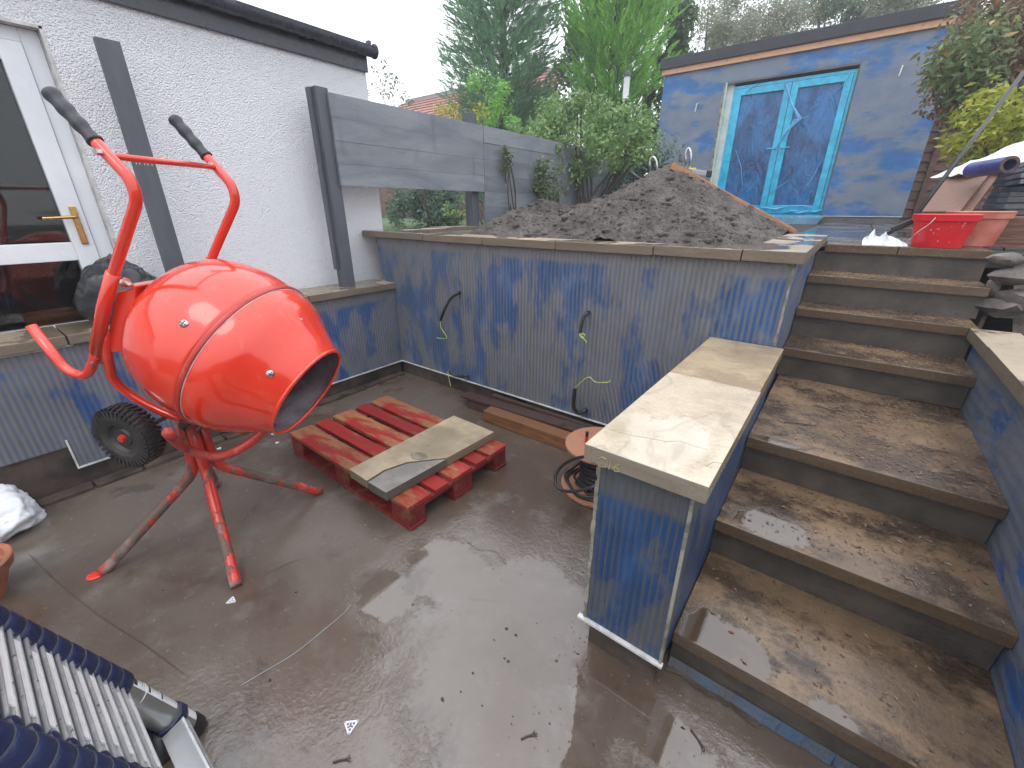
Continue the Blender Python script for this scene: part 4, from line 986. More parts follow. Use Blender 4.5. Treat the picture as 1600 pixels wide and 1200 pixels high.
# ------------------------------------------------------------------ things at the top of the steps
def bucket(c, rb, rtp, h, mat, lab, splash=True):
    t = thing('bucket', lab, 'bucket', c, 'builder buckets at the top of the steps')
    c = Vector(c)
    G().lathe(c, (0, 0, 1), [(0, 0), (0, rb), (h*.8, rb+(rtp-rb)*.8), (h*.82, rtp+.004), (h, rtp+.008), (h, rtp), (h*.8, rtp-.008), (.01, rb-.006), (.01, 0)], 40).ob('pail', mat, t, smooth=True)
    torus(c+Vector((0, 0, h)), (0, 0, 1), rtp+.004, .006, 40, 8).ob('rim', mat, t, smooth='all')
    return t, c
b1, c1 = bucket((.425, 3.84, 1.2265), .118, .150, .185, M['bucket'], 'bright red bucket on the top step with cement splashes')
pts = [c1+Vector((.155*math.cos(a), .155*math.sin(a), .165-.15*math.sin((a-math.radians(180))))) for a in np.linspace(math.radians(180), math.radians(360), 14)]
pts = [c1+Vector((-.156, 0, .165)), c1+Vector((-.145, -.07, .10)), c1+Vector((-.09, -.135, .125)), c1+Vector((0, -.155, .165))]
G().tube(spline([at(1417, 378, 'y', 3.70), at(1432, 364, 'y', 3.69), at(1452, 350, 'y', 3.685), at(1462, 340, 'y', 3.69)], 5), .0022, 6).ob('handle', M['steel'], b1, smooth='all')
g = G()
for k in range(20):
    a = random.uniform(math.radians(190), math.radians(350)); hh = random.uniform(.015, .17); r = .118+(.032)*hh/.185+.0012; s_ = random.uniform(.0012, .0045)
    d = Vector((math.cos(a), math.sin(a), 0)); e = Vector((-d.y, d.x, 0)); c = c1+d*r+Vector((0, 0, hh)); n0 = 7
    g.add([c+e*s_*math.cos(6.28*i/n0)*random.uniform(.6, 1.2)+Vector((0, 0, s_*1.3*math.sin(6.28*i/n0)*random.uniform(.6, 1.2)))+d*.001 for i in range(n0)], [tuple(range(n0))])
g.ob('cement_splash', M['cement_dust'], b1)['kind'] = 'stuff'
b2, c2 = bucket((.605, 4.12, 1.2265), .115, .150, .20, M['bucket_o'], 'faded terracotta bucket half hidden behind the bright red one')
tag(G().obox(at(1546, 341, 'y', 4.1), (.06, 0, 0), (0, .05, 0), (.01, 0, .008)).ob('bucket_trowel', M['slate'], bevel=.003), 'grey trowel lying on the faded bucket', 'trowel')
def crumple(c, sx_, sy_, sz_, seed, amp=.35, sub=4, flat=True, freq=1.6):
    bm = bmesh.new(); bmesh.ops.create_icosphere(bm, subdivisions=sub, radius=1); off = Vector((seed*3.1, seed*7.7, seed*1.3)); V = []
    for v in bm.verts:
        p = v.co.copy(); az = math.atan2(p.y, p.x); q = Vector((math.cos(az)*2.2, math.sin(az)*2.2, p.z*.9))
        fold_ = 1-2*abs(mnoise.noise(q*1.1+off+Vector((0, 0, mnoise.noise(p*1.5)*.8))))
        fold2 = 1-2*abs(mnoise.noise(p*freq*2.1+off*1.7))
        r = 1+amp*.8*mnoise.noise(p*freq*.6+off)+amp*.42*(1-2*abs(mnoise.noise(p*freq*.9+off*1.3)))+amp*.22*fold2+amp*.03*mnoise.noise(p*9+off)
        p = p*r; z = p.z*sz_
        if flat: z = max(z, -sz_*.55)+sz_*.55
        V.append(Vector((c[0]+p.x*sx_, c[1]+p.y*sy_, c[2]+z)))
    fs = [tuple(v.index for v in f.verts) for f in bm.faces]; bm.free(); return G().add(V, fs)
g = G(); xs_ = np.linspace(.055, .285, 15); hh_ = [.03, .045, .055, .10, .06, .05, .075, .085, .06, .055, .045, .04, .03, .022, .012]
vs = []
for i, x in enumerate(xs_):
    y0 = 3.72+.02*(i % 2)+random.uniform(-.006, .006)
    vs += [(x+random.uniform(-.004, .004), y0-.02, 1.2275), (x+random.uniform(-.006, .006), y0+.012, 1.2275+hh_[i]*.55), (x-.008+random.uniform(-.008, .008), y0+.03, 1.2275+hh_[i]), (x, y0+.075, 1.2275+hh_[i]*.5), (x+.004, y0+.12, 1.2275)]
g.add(vs, [(i*5+k, i*5+k+1, (i+1)*5+k+1, (i+1)*5+k) for i in range(14) for k in range(4)])
tag(g.ob('paper_sack', M['white_bag'], smooth=True), 'torn crumpled white paper sack left of the red bucket', 'sack')
# broom
bh = thing('broom', 'black broom leaning with its head down between the white sack and the red bucket', 'broom', (.30, 4.05, 1.23))
a = at(1412, 360, 'y', 4.0); b = at(1425, 345, 'y', 4.05); c = at(1600, 112, 'y', 4.9)
G().tube([b, c], .013, 10).ob('handle', M['black_plastic'], bh, smooth='all')
hc = at(1404, 356, 'y', 4.0); dv = (b-c).normalized()
e1 = Vector((.8, .1, .5)).normalized()
G().obox(hc+Vector((.02, 0, .02)), e1*.065, (0, .03, 0), e1.cross(Vector((0, 1, 0)))*.016).ob('head', M['black_plastic'], bh, bevel=.005)
g = G()
for k in range(160):
    s0 = hc+Vector((.01, 0, .005))+e1*random.uniform(-.06, .06)+Vector((0, random.uniform(-.025, .025), 0)); tp = s0+Vector((-.055+random.uniform(-.015, .015), random.uniform(-.02, .02), -.055+random.uniform(-.01, .02)))
    tp.z = max(tp.z, 1.226); g.add([s0, s0+Vector((.003, 0, 0)), tp], [(0,1,2)])
g.ob('bristles', M['black_plastic'], bh, fixn=False)['kind'] = 'stuff'
# leaning sheets of board
def quad_slab(px4, ys, th, name, mat, lab, cat, grp=None):
    p = [at(*q, 'y', y) for q, y in zip(px4, ys)]; n = (p[1]-p[0]).cross(p[2]-p[0]).normalized()*th
    o = G().add(p+[q+n for q in p], [(0,1,2,3),(7,6,5,4),(0,4,5,1),(1,5,6,2),(2,6,7,3),(3,7,4,0)]).ob(name, mat, bevel=.003)
    return tag(o, lab, cat, grp)
quad_slab([(1441, 334), (1500, 334), (1550, 270), (1478, 280)], (4.7, 4.55, 5.0, 5.2), .02, 'leaning_board', M['ply_brown'], 'front pinkish-brown board leaning behind the red bucket', 'board', 'leaning brown boards')
quad_slab([(1503, 334), (1518, 334), (1564, 272), (1552, 272)], (4.62, 4.6, 5.05, 5.05), .02, 'leaning_board', M['ply_brown'], 'narrow brown board edge seen just right of the wide leaning board', 'board', 'leaning brown boards')
# slate pack
sp = thing('slate_pack', 'layered stack of grey slates at the right edge of the picture', 'slates', (1.0, 4.8, 1.2))
for k in range(9):
    z = 1.405+k*.038; dx = random.uniform(-.03, .03)+.003*k
    G().box(.80+dx-.012*(k > 4)*k*.3, 1.7, 4.55+random.uniform(-.03, .03), 5.3, z+.003, z+.036).ob('slate', M['slate'], sp, bevel=.004, jitter=.004)
tag(G().box(.66, 1.8, 4.15, 5.5, 1.10, 1.402).ob('storage_box', M['brown_fence'], bevel=.01), 'dark brown timber box under the grey slates', 'box')
# membrane roll
rc = at(1578, 257, 'y', 4.5); r0 = at(1518, 266, 'y', 4.85)
mr_ = thing('membrane_roll', 'purple-blue roll of membrane lying on the leaning boards', 'roll', rc)
d = (rc-r0).normalized()
g = G(); g.lathe(r0, d, [(0, .0), (0, .052), ((rc-r0).length, .052), ((rc-r0).length, .034), ((rc-r0).length-.10, .033), ((rc-r0).length-.1, 0)], 32); g.ob('roll', M['blue_roll'], mr_, smooth=True)
g = G(); g.lathe(rc, d, [(.001, .0335), (.001, .051)], 32); g.f = [f for f in g.f if len(f) == 4]; g.ob('roll_end', M['rust'], mr_)
# white sheet over the pile
def cloth(px, ys, nu, nv, name, mat, lab, amp=.02):
    p = [at(*q, 'y', y) for q, y in zip(px, ys)]; vs = []
    for j in range(nv+1):
        for i in range(nu+1):
            u, v = i/nu, j/nv; c = (p[0]*(1-u)+p[1]*u)*(1-v)+(p[3]*(1-u)+p[2]*u)*v
            vs.append(c+Vector((0, amp*mnoise.noise(c*7), amp*(1-2*abs(mnoise.noise(c*5)))+amp*.5*mnoise.noise(c*18))))
    fs = [(j*(nu+1)+i, j*(nu+1)+i+1, (j+1)*(nu+1)+i+1, (j+1)*(nu+1)+i) for j in range(nv) for i in range(nu)]
    o = G().add(vs, fs).ob(name, mat, smooth='all', fixn=False); return o
o = cloth([(1452, 279), (1500, 276), (1640, 262), (1640, 205)], (5.3, 5.0, 4.9, 5.5), 30, 14, 'plastic_sheet', M['sheet'], '')
tag(o, 'white plastic sheet draped over the pile behind the membrane roll', 'sheet')
# brown feather-edge fence behind
bf = thing('brown_fence', 'dark brown overlapping board fence right of the garden room', 'fence', (1.5, 10.4, 1.2))
for k in range(11):
    z0 = 1.15+k*.145
    G().obox((2.2, 10.4-.0, z0+.08), (1.75, 0, 0), (0, .008, -.001), (0, .016, .085)).ob('board', M['brown_fence'], bf)
for x in (.75, 2.4): G().box(x-.04, x+.04, 10.34, 10.42-.04, 1.1, 2.75).ob('fence_post', M['brown_fence'], bf)

# ------------------------------------------------------------------ black sack on the low wall
bs = thing('rubbish_sack', 'full black rubbish sack on the low wall behind the cement mixer', 'sack', (-3.26, .56, .853))
crumple((-3.25, .565, .853), .145, .175, .205, 11, .30, 5, True, 1.8).ob('sack_body', M['black_bag'], bs, smooth='all')
crumple((-3.24, .47, 1.10), .035, .045, .05, 4, .5, 3, False).ob('knot', M['black_bag'], bs, smooth='all')

# ------------------------------------------------------------------ bottom-left: white bag, pot
g = crumple((-2.96, -.24, 0), .14, .12, .115, 21, .42, 5, True, 2.1)
wb_ = g.ob('plastic_sack', M['white_bag'], smooth='all'); tag(wb_, 'crumpled white printed plastic sack on the floor at the left edge', 'sack')
pot = thing('plant_pot', 'terracotta plant pot at the left edge of the floor', 'plant pot', (-2.42, -.36, 0))
G().lathe((-2.43, -.345, 0), (0, 0, 1), [(0, 0), (0, .085), (.12, .128), (.125, .142), (.165, .150), (.168, .146), (.165, .128), (.13, .122), (.12, 0)], 40).ob('pot', M['terracotta'], pot, smooth=True)
g = G()
for k in range(60):
    a = random.random()*6.28; r = random.random()**.5*.115; v, f = rk[k % 8]; s_ = random.uniform(.006, .014)
    g.add([Vector((-2.43+r*math.cos(a), -.345+r*math.sin(a), .125))+p*s_ for p in v], f)
g.ob('pot_soil', M['soil'], pot)['kind'] = 'stuff'

# ------------------------------------------------------------------ telescopic ladder
G0 = Vector((-1.228, .019, 0)); dl = Vector((0, -.29, .957)).normalized(); ex = Vector((1, 0, 0)); ez = -ex.cross(dl)
ld = thing('telescopic_ladder', 'collapsed telescopic aluminium ladder with navy collars standing in the near left corner', 'ladder', G0)
WL = .37
for w in (0, WL):
    g0 = G0+ex*w
    tb = G().tube([g0+dl*.02, g0+dl*.315], .036, 28).ob('stile', M['alu_tube'], ld, smooth=True)
    G().tube([g0+dl*.0, g0+dl*.03, g0+dl*.042], [.039, .040, .037], 28).ob('rubber_foot', M['black_plastic'], tb, smooth=True)
    # lower collar
    G().tube([g0+dl*.088, g0+dl*.092, g0+dl*.118, g0+dl*.122], [.038, .043, .043, .038], 8).ob('collar', M['navy'], tb, bevel=.002)
    for k in range(13):
        t0 = .315+k*.0405
        rr_ = .0430-.0008*k
        cl = G().tube([g0+dl*(t0+.001), g0+dl*(t0+.006), g0+dl*(t0+.034), g0+dl*(t0+.0395)], [rr_*.93, rr_, rr_, rr_*.93], 24).ob('collar', M['navy'], ld, smooth=True)
        sgn = 1 if w == 0 else -1
        cc = g0+dl*(t0+.020)+ex*sgn*(.040)+ez*.012
        G().lathe(cc-ez*.02, ez, [(0, .0), (0, .015), (.026, .0165), (.034, .012), (.036, 0)], 14).ob('release_button', M['navy'], cl, smooth=True)
    # silver edge lines between collars
    for k in range(12):
        G().tube([g0+dl*(.315+k*.0405+.0396), g0+dl*(.315+k*.0405+.0406)], .0412-.0008*k, 24).ob('spacer_ring', M['slate'], ld, smooth=True)
def rung(t, ww=.030, name='rung'):
    a = G0+dl*t+ex*.045; b = G0+dl*t+ex*(WL-.045); c = (a+b)/2; L2 = (b-a)/2
    o = G().obox(c, L2, dl*.0165, ez*ww*.75).ob(name, M['alu_tube'], ld, bevel=.002)
    g = G()
    for k in (-1, 1): g.obox(c+ez*(ww*.75+.002)+dl*(.0155*k if k > 0 else -.006), L2, dl*.0014, ez*(.0026 if k > 0 else .0018))
    g.ob('rung_rib', M['alu'], o)
    return o, c, L2
for k in range(13): 
    o, c, L2 = rung(.335+k*.0405)
    tg = (1 if k % 2 else 1)
    G().obox(c+ez*.0236+dl*.0045+L2.normalized()*random.uniform(-.02, .02), L2*.80, dl*.0085, ez*.0012).ob('grip_strip', M['label'], o)
o, c, L2 = rung(.104, .036)
for k in range(5): G().obox(c+ez*.0285+dl*(-.012+k*.006), L2, dl*.0012, ez*.0015).ob('ridge', M['alu'], o)
# label on the tube
def cyl_patch(t0, t1, a0, a1, r, mat, name, par, n=8):
    vs = []; g = G()
    for t in (t0, t1):
        for i in range(n+1):
            a = a0+(a1-a0)*i/n; vs.append(G0+dl*t+(ez*math.cos(a)+ex*math.sin(a))*r)
    g.add(vs, [(i, i+1, n+2+i, n+1+i) for i in range(n)]); return g.ob(name, mat, par, smooth='all', fixn=False)
lb = cyl_patch(.135, .312, math.radians(-28), math.radians(32), .0366, M['label'], 'label', ld)
for a, b in ((.298, .311), (.246, .254), (.196, .203)): cyl_patch(a, b, math.radians(-24), math.radians(26), .0369, M['ink'], 'label_print', lb)
for a in np.arange(.142, .295, .008):
    if abs(a-.25) > .008 and abs(a-.2) > .008: cyl_patch(a, a+.0016, math.radians(-20+random.uniform(0, 8)), math.radians(22+random.uniform(-12, 4)), .0369, M['slate'], 'label_print', lb)
cyl_patch(.045, .083, math.radians(-28), math.radians(35), .0366, M['label'], 'label', ld)
G().tube([G0+dl*.262+(ez*math.cos(a)+ex*math.sin(a))*.0368 for a in np.linspace(-1.6, 1.2, 14)], .0010, 5).ob('scratch', M['label'], ld, smooth='all')
# cordless tool hanging in the ladder foot
tl = thing('power_tool', 'black and red hand tool lying behind the lowest ladder rungs', 'tool', at(205, 1140, 'z', .05))
a = at(182, 1112, 'z', .18); b = at(212, 1172, 'z', .12)
G().tube([at(176, 1105, 'z', .2), at(192, 1120, 'z', .17), at(215, 1165, 'z', .12), at(225, 1190, 'z', .1)], [.012, .028, .032, .024], 12).ob('body', M['black_plastic'], tl, smooth='all')
G().tube([at(205, 1130, 'z', .1), at(245, 1160, 'z', .06), at(262, 1180, 'z', .05)], [.03, .045, .03], 12).ob('motor', M['black_plastic'], tl, smooth='all')
G().tube([at(176, 1107, 'z', .215), at(183, 1119, 'z', .205)], .0075, 8).ob('trim', M['tool_red'], tl, smooth='all')
G().tube([at(196, 1142, 'z', .185), at(208, 1178, 'z', .165)], [.006, .008], 8).ob('trim', M['tool_red'], tl, smooth='all')

# ------------------------------------------------------------------ small litter
def clip(px, rot, lab, s=.018, z=0.0):
    c = at(*px, 'z', z); g = G(); P3 = [Vector((math.cos(rot+k*2.094), math.sin(rot+k*2.094), 0))*s for k in range(3)]
    for k in range(3): 
        a, b = P3[k], P3[(k+1) % 3]; m_ = (a+b)/2; d = (b-a)/2; g.obox(c+m_+Vector((0, 0, .0025)), d*1.05, Vector((0, 0, 1)).cross(d).normalized()*.0022, (0, 0, .0018))
    for k in range(3):
        a = P3[k]*.45; g.lathe(c+a+Vector((0, 0, .001)), (0, 0, 1), [(0, .0065), (.003, .0065), (.003, .004), (0, .004)], 12, closed=True)
    return tag(g.ob('tile_spacer', M['white_bag']), lab, 'tile spacer', 'white tile spacers on the floor')
clip((362, 939), .4, 'white spacer just in front of the mixer foot nearest the camera'); clip((548, 1135), 1.3, 'broken white spacer on the puddle at the bottom of the picture', .023)
clip((428, 678), 2.1, 'tiny white spacer under the drum mouth', .016); clip((343, 701), .2, 'tiny white spacer seen between the mixer legs', .014); clip((433, 692), 1.2, 'tiny white spacer between drum mouth and pallet', .012)
pts = [at(375, 1072, 'z', .002), at(415, 1048, 'z', .002), at(460, 1021, 'z', .003), at(505, 985, 'z', .002), at(535, 960, 'z', .002), at(548, 945, 'z', .003)]
tag(G().tube(spline(pts, 5), .0012, 5).ob('string', M['rope'], smooth='all'), 'thin pale string lying across the dark wet floor', 'string')
def twig(px, ang, L, lab, z=0.0):
    c = at(*px, 'z', z)+Vector((0, 0, .004)); g = G(); d = Vector((math.cos(ang), math.sin(ang), 0)); s_ = Vector((-d.y, d.x, 0))
    g.tube(spline([c-d*L/2, c+s_*L*.06, c+d*L/2+Vector((0, 0, .004))], 4), [.0022]*8+[.0012], 6)
    g.tube([c+d*L*.1, c+d*L*.4+s_*L*.22], .0012, 5); g.tube([c+d*L*.3, c+d*L*.48-s_*L*.15+Vector((0, 0, .006))], .001, 5)
    return tag(g.ob('twig', M['twig'], smooth='all'), lab, 'twig', 'twigs fallen on floor and steps')
twig((827, 1152), .9, .05, 'small dark twig on the pale puddle, bottom centre'); twig((1090, 1158), -.6, .06, 'dark forked twig at the foot of the steps')
twig((1250, 664), .3, .13, 'branched twig on the landing tread', RH*3); twig((1290, 640), -.4, .10, 'thin twig at the joint of the landing', RH*3)
twig((1290, 535), .2, .07, 'small twig on the fourth step', RH*4); twig((535, 1190), .8, .05, 'tiny twig at the bottom edge of the puddle')
def flakes(name, region, n, smin, smax, lab, cat, mat, parent=None, zf=None):
    g = G()
    for k in range(n):
        x, y, z = region(); s_ = random.uniform(smin, smax); a = random.random()*6.28; d = Vector((math.cos(a), math.sin(a), random.uniform(-.1, .1)))*s_; e = Vector((-math.sin(a), math.cos(a), 0))*s_*random.uniform(.25, .5)
        c = Vector((x, y, z+.0015)); hh = Vector((0, 0, s_*random.uniform(.05, .3)))
        g.add([c-d, c-e+hh*.4, c+d+hh*.3, c+e+hh], [(0,1,2),(0,2,3)])
    o = g.ob(name, mat, fixn=False); return tag(o, lab, cat, None, 'stuff')
def on_steps():
    i = random.choice([0, 1, 1, 2, 2, 2, 2, 2, 2, 3, 3, 3, 4, 4, 5]); y0 = Y[i]; y1 = Y[i+1]
    t = random.random()
    x = random.uniform(-.14, .60) if random.random() < .35 else min(.6, max(-.14, random.gauss(.30, .17)))
    y = y0+(y1-y0)*(1-(1-t)**1.0*.97)*.97+.01
    return x, min(y, y1+.02), RH*(i+1)+.001
flakes('fallen_leaves', on_steps, 1700, .0022, .011, 'bits of dead leaf and debris scattered over the steps', 'leaf litter', M['leaf_dead'])
def on_land():
    return random.gauss(.25, .09), random.gauss(2.48, .06), RH*3+.001
flakes('leaf_clump', on_land, 220, .003, .009, 'wet clump of dark leaf bits on the landing', 'leaf litter', M['leaf_dead'])
def on_floor():
    if random.random() < .55: return random.uniform(-.5, .55), random.uniform(.55, 1.03), .001
    return random.uniform(-2.6, .2), random.uniform(.0, 2.0), .001
flakes('floor_grit', on_floor, 520, .0016, .0055, 'fine grit and crumbs on the wet floor', 'grit', M['leaf_dead'])
def on_rc(): return random.uniform(.61, .76), random.uniform(1.6, 3.1), .878
flakes('coping_leaves', on_rc, 30, .004, .011, 'few dead leaves on the right-hand coping', 'leaf litter', M['leaf_dead'])
g = G()
for k in range(70):
    x = random.uniform(-.7, .3) if k < 45 else random.uniform(-2.4, 0); y = random.uniform(.35, 1.0) if k < 45 else random.uniform(.2, 1.9)
    v, f = rk[k % 8]; s_ = random.uniform(.0025, .008); g.add([Vector((x, y, 0))+p*s_ for p in v], f)
tag(g.ob('pebbles', M['soil']), 'small dark lumps of mortar on the floor', 'grit', None, 'stuff')

# ------------------------------------------------------------------ vegetation
def leaves(name, pts, size, mat, parent, nrm=None, aspect=.5, droop=.3):
    n = len(pts); pts = np.asarray(pts); 
    a = rng.uniform(0, 2*np.pi, n); el = rng.uniform(-1.0, .6, n); s = size*rng.uniform(.6, 1.35, n)
    d = np.stack([np.cos(a)*np.cos(el), np.sin(a)*np.cos(el), np.sin(el)-droop], 1); d /= np.linalg.norm(d, axis=1)[:, None]
    r = rng.normal(size=(n, 3)); e = np.cross(d, r); e /= np.linalg.norm(e, axis=1)[:, None]; u = np.cross(d, e)
    s = s[:, None]
    v = np.stack([pts, pts+d*s*.5-e*s*aspect*.5+u*s*.08, pts+d*s, pts+d*s*.5+e*s*aspect*.5+u*s*.08], 1).reshape(-1, 3)
    i = np.arange(n)[:, None]*4; f = np.concatenate([i+np.array([[0, 1, 2]]), i+np.array([[0, 2, 3]])], 1).reshape(-1, 3)
    me = bpy.data.meshes.new(name); me.vertices.add(len(v)); me.vertices.foreach_set('co', v.ravel().astype(np.float32))
    me.loops.add(len(f)*3); me.loops.foreach_set('vertex_index', f.ravel().astype(np.int32)); me.polygons.add(len(f))
    me.polygons.foreach_set('loop_start', (np.arange(len(f))*3).astype(np.int32)); me.update(); me.validate()
    me.materials.append(mat); return link(bpy.data.objects.new(name, me), parent)

def clump_pts(clumps, n, spread):
    clumps = np.asarray(clumps); k = rng.integers(0, len(clumps), n)
    d = rng.normal(size=(n, 3)); d /= np.linalg.norm(d, axis=1)[:, None]
    return clumps[k, :3]+d*(clumps[k, 3:4]*spread*rng.uniform(.35, 1, (n, 1))**.6)

def shrub(name, base, clumps, nleaf, size, mat, lab, cat='shrub', stems=5, group=None, aspect=.5, sr=.012, stem_to=None):
    t = thing(name, lab, cat, base, group)
    g = G(); b = Vector(base)
    for k in range(stems):
        c = clumps[rng.integers(0, len(clumps))]; e = Vector(c[:3]); s0 = b+Vector((random.uniform(-.12, .12), random.uniform(-.12, .12), 0))*min(1, sr*50)
        m_ = (s0*.5+e*.5)+Vector((random.uniform(-.12, .12), random.uniform(-.1, .1), random.uniform(0, .1)))*.8
        P_ = spline([s0, m_, e], 5); g.tube(P_, [sr*(1-.7*i/len(P_)) for i in range(len(P_))], 6)
    g.ob('stems', M['bark'], t, smooth='all')
    leaves('foliage', clump_pts(clumps, nleaf, 1), size, mat, t, aspect=aspect); return t

def conifer(name, base, h, prof, mat, lab, nb=260, spray=.30, dens=9, upang=.55, seed=1, tw=.028):
    r_ = np.random.default_rng(seed); t = thing(name, lab, 'conifer', base)
    b = Vector(base); G().tube([b, b+Vector((.05, 0, h*.5)), b+Vector((0, .03, h*.97))], [h*.028, h*.018, .01], 8).ob('trunk', M['bark'], t, smooth='all')
    V = []; F = []; bg = G()
    for k in range(nb):
        z = h*(.04+.94*(k+r_.random())/nb); rad = float(np.interp(z/h, [p[0] for p in prof], [p[1] for p in prof]))*r_.uniform(.72, 1.18)
        a = k*2.39996+r_.uniform(-.3, .3); d = np.array([np.cos(a), np.sin(a), 0]); ua = upang+r_.uniform(-.2, .25)
        o = np.array([base[0], base[1], base[2]+z]); tip = o+d*rad+np.array([0, 0, rad*np.tan(ua)*.6])
        if k % 3 == 0: bg.tube([Vector(o), Vector(o*.45+tip*.55)+Vector((0, 0, -.04*rad)), Vector(tip)], [.016, .010, .003], 5)
        ns = int(dens*(.5+rad))
        for s_ in range(ns):
            u = .25+.75*(s_+r_.random())/ns; c = o+(tip-o)*u+r_.normal(size=3)*.07*rad
            dd = d+r_.normal(size=3)*.45; dd[2] = np.tan(ua)*.7+r_.uniform(-.25, .35); dd /= np.linalg.norm(dd)
            sd2 = np.cross(dd, [0, 0, 1.]); sd2 /= np.linalg.norm(sd2)+1e-6; sd2 = sd2*np.cos(r_.uniform(-.8, .8))+np.cross(dd, sd2)*np.sin(r_.uniform(-.9, .9)); L = spray*r_.uniform(.6, 1.3)*(.55+.5*(1-u*.3))
            for j in range(13):
                tt = j/12; sg = 1 if j % 2 else -1; st_ = c+dd*L*tt*.8; dr_ = dd*1.0+sd2*sg*(.75-.45*tt); dr_ /= np.linalg.norm(dr_); ll = L*(.48-.28*tt)
                wv = np.cross(dr_, r_.normal(size=3)); wv = wv/np.linalg.norm(wv)*tw*.5
                i0 = len(V); V += [st_-wv, st_+wv, st_+dr_*ll]; F.append((i0, i0+1, i0+2))
    bg.ob('branches', M['bark'], t, smooth='all')
    me = bpy.data.meshes.new('crown'); me.from_pydata(V, [], F); me.materials.append(mat); link(bpy.data.objects.new('crown', me), t); return t

conifer('conifer_tree', (-7.45, 9.3, 1.0), 6.4, [(0, .9), (.2, 1.05), (.5, 1.3), (.75, 1.2), (1, .4)], M['con_dark'], 'grey-green feathery conifer towering behind the board fence, left of the bright green one', 330, .30, 15, .65, 3, .022)
conifer('conifer_tree', (-5.15, 10.4, 1.0), 6.3, [(0, .3), (.22, .5), (.33, 1.05), (.55, 1.2), (.8, 1.15), (1, .4)], M['con_bright'], 'bright lime-green conifer, the one nearest the garden room', 360, .25, 20, 1.05, 5, .026)

def tree(name, base, h, clumps, nleaf, size, mat, lab, aspect=.5, tr=.08, cat='tree', limbs=7):
    t = thing(name, lab, cat, base); b = Vector(base); g = G()
    top = b+Vector((random.uniform(-.2, .2), 0, h*.6)); g.tube(spline([b, (b+top)/2+Vector((.08, 0, 0)), top], 4), [tr*(1-.06*i) for i in range(9)], 8)
    for k in range(limbs):
        c = Vector(clumps[(k*5) % len(clumps)][:3]); s0 = b.lerp(top, random.uniform(.45, 1)); P_ = spline([s0, s0.lerp(c, .5)+Vector((0, 0, .15)), c], 4)
        g.tube(P_, [tr*.45*(1-.8*i/len(P_)) for i in range(len(P_))], 6)
    g.ob('trunk', M['bark'], t, smooth='all'); leaves('crown', clump_pts(clumps, nleaf, 1), size, mat, t, aspect=aspect); return t
def pxclumps(pix, y, r, jy=.5, k=3):
    out = []
    for q in pix:
        for _ in range(k):
            p = at(q[0]+random.uniform(-12, 12), q[1]+random.uniform(-12, 12), 'y', y+random.uniform(-jy, jy)); out.append((p.x, p.y, p.z, r*random.uniform(.45, 1.3)))
    return out
# ivy-clad tree behind the bright conifer
cl = pxclumps([(1030, 20), (1055, 60), (1062, 110), (1050, 150), (1045, 200), (1040, 235), (1070, 20), (885, 110), (868, 150), (855, 190), (900, 60), (1035, 110), (1020, 200), (880, 180)], 12.3, .36, .5, 3)
tree('ivy_tree', (-5.4, 12.6, 1.0), 5.5, cl, 9000, .11, M['ivy'], 'dark ivy-clad tree behind the bright green conifer', .8, .16)
# dark mass between the conifers
cl = pxclumps([(830, 175), (812, 200), (840, 215), (865, 205), (800, 230), (870, 235)], 10.5, .38, .3, 4)
shrub('laurel_bush', (-6.6, 10.5, 1.0), cl, 5200, .11, M['ivy'], 'dark evergreen bush in the gap between the two conifers', 'shrub', 6, None, .5)
# rose
cl = pxclumps([(845, 190), (870, 170), (905, 165), (940, 172), (975, 180), (1000, 205), (870, 210), (905, 205), (950, 215), (990, 235), (840, 225), (880, 240), (925, 235), (965, 245), (1010, 225), (880, 265), (905, 260), (1000, 190), (860, 185)], 5.6, .19, .35, 4)
shrub('rose_bush', (-3.0, 5.6, 1.2), cl, 8600, .050, M['rose_leaf'], 'sprawling light green rose bush in front of the board fence', 'rose bush', 16, None, .6, .022)
cl = pxclumps([(1000, 260), (1020, 245), (975, 275), (960, 290), (1015, 270), (990, 255), (1030, 250)], 6.6, .24, .3, 3)
shrub('grey_shrub', (-2.75, 6.6, 1.2), cl, 2600, .06, M['bush_blue'], 'dull grey-green shrub between the rose and the garden room', 'shrub', 9, None, .45, .014)
# climbers
cl = pxclumps([(780, 235), (785, 250), (778, 262), (788, 240)], 3.95, .055, .04, 3)
cl = [(-3.11, c[1], c[2], c[3]) for c in cl]
shrub('bare_climber', (-3.08, 4.08, 1.25), cl, 420, .028, M['climb_leaf'], 'thin half-bare climber on the board fence nearest the post', 'climber', 5, None, .5, .009)
cl = pxclumps([(845, 275), (860, 262), (830, 300), (850, 300), (865, 290), (835, 285), (850, 250)], 4.6, .10, .15, 3)
shrub('low_climber', (-2.95, 4.6, 1.3), cl, 1000, .042, M['climb_leaf'], 'small leafy climber behind the left hump of the soil heap', 'climber', 8, None, .55, .008)
cl = pxclumps([(848, 235), (838, 215), (855, 205), (870, 225), (812, 198)], 5.1, .12, .15, 3)
shrub('arching_rose', (-3.1, 5.0, 1.25), cl, 900, .05, M['rose_leaf'], 'arching rose shoots topping the board fence left of the main rose bush', 'rose bush', 7, None, .6, .010)
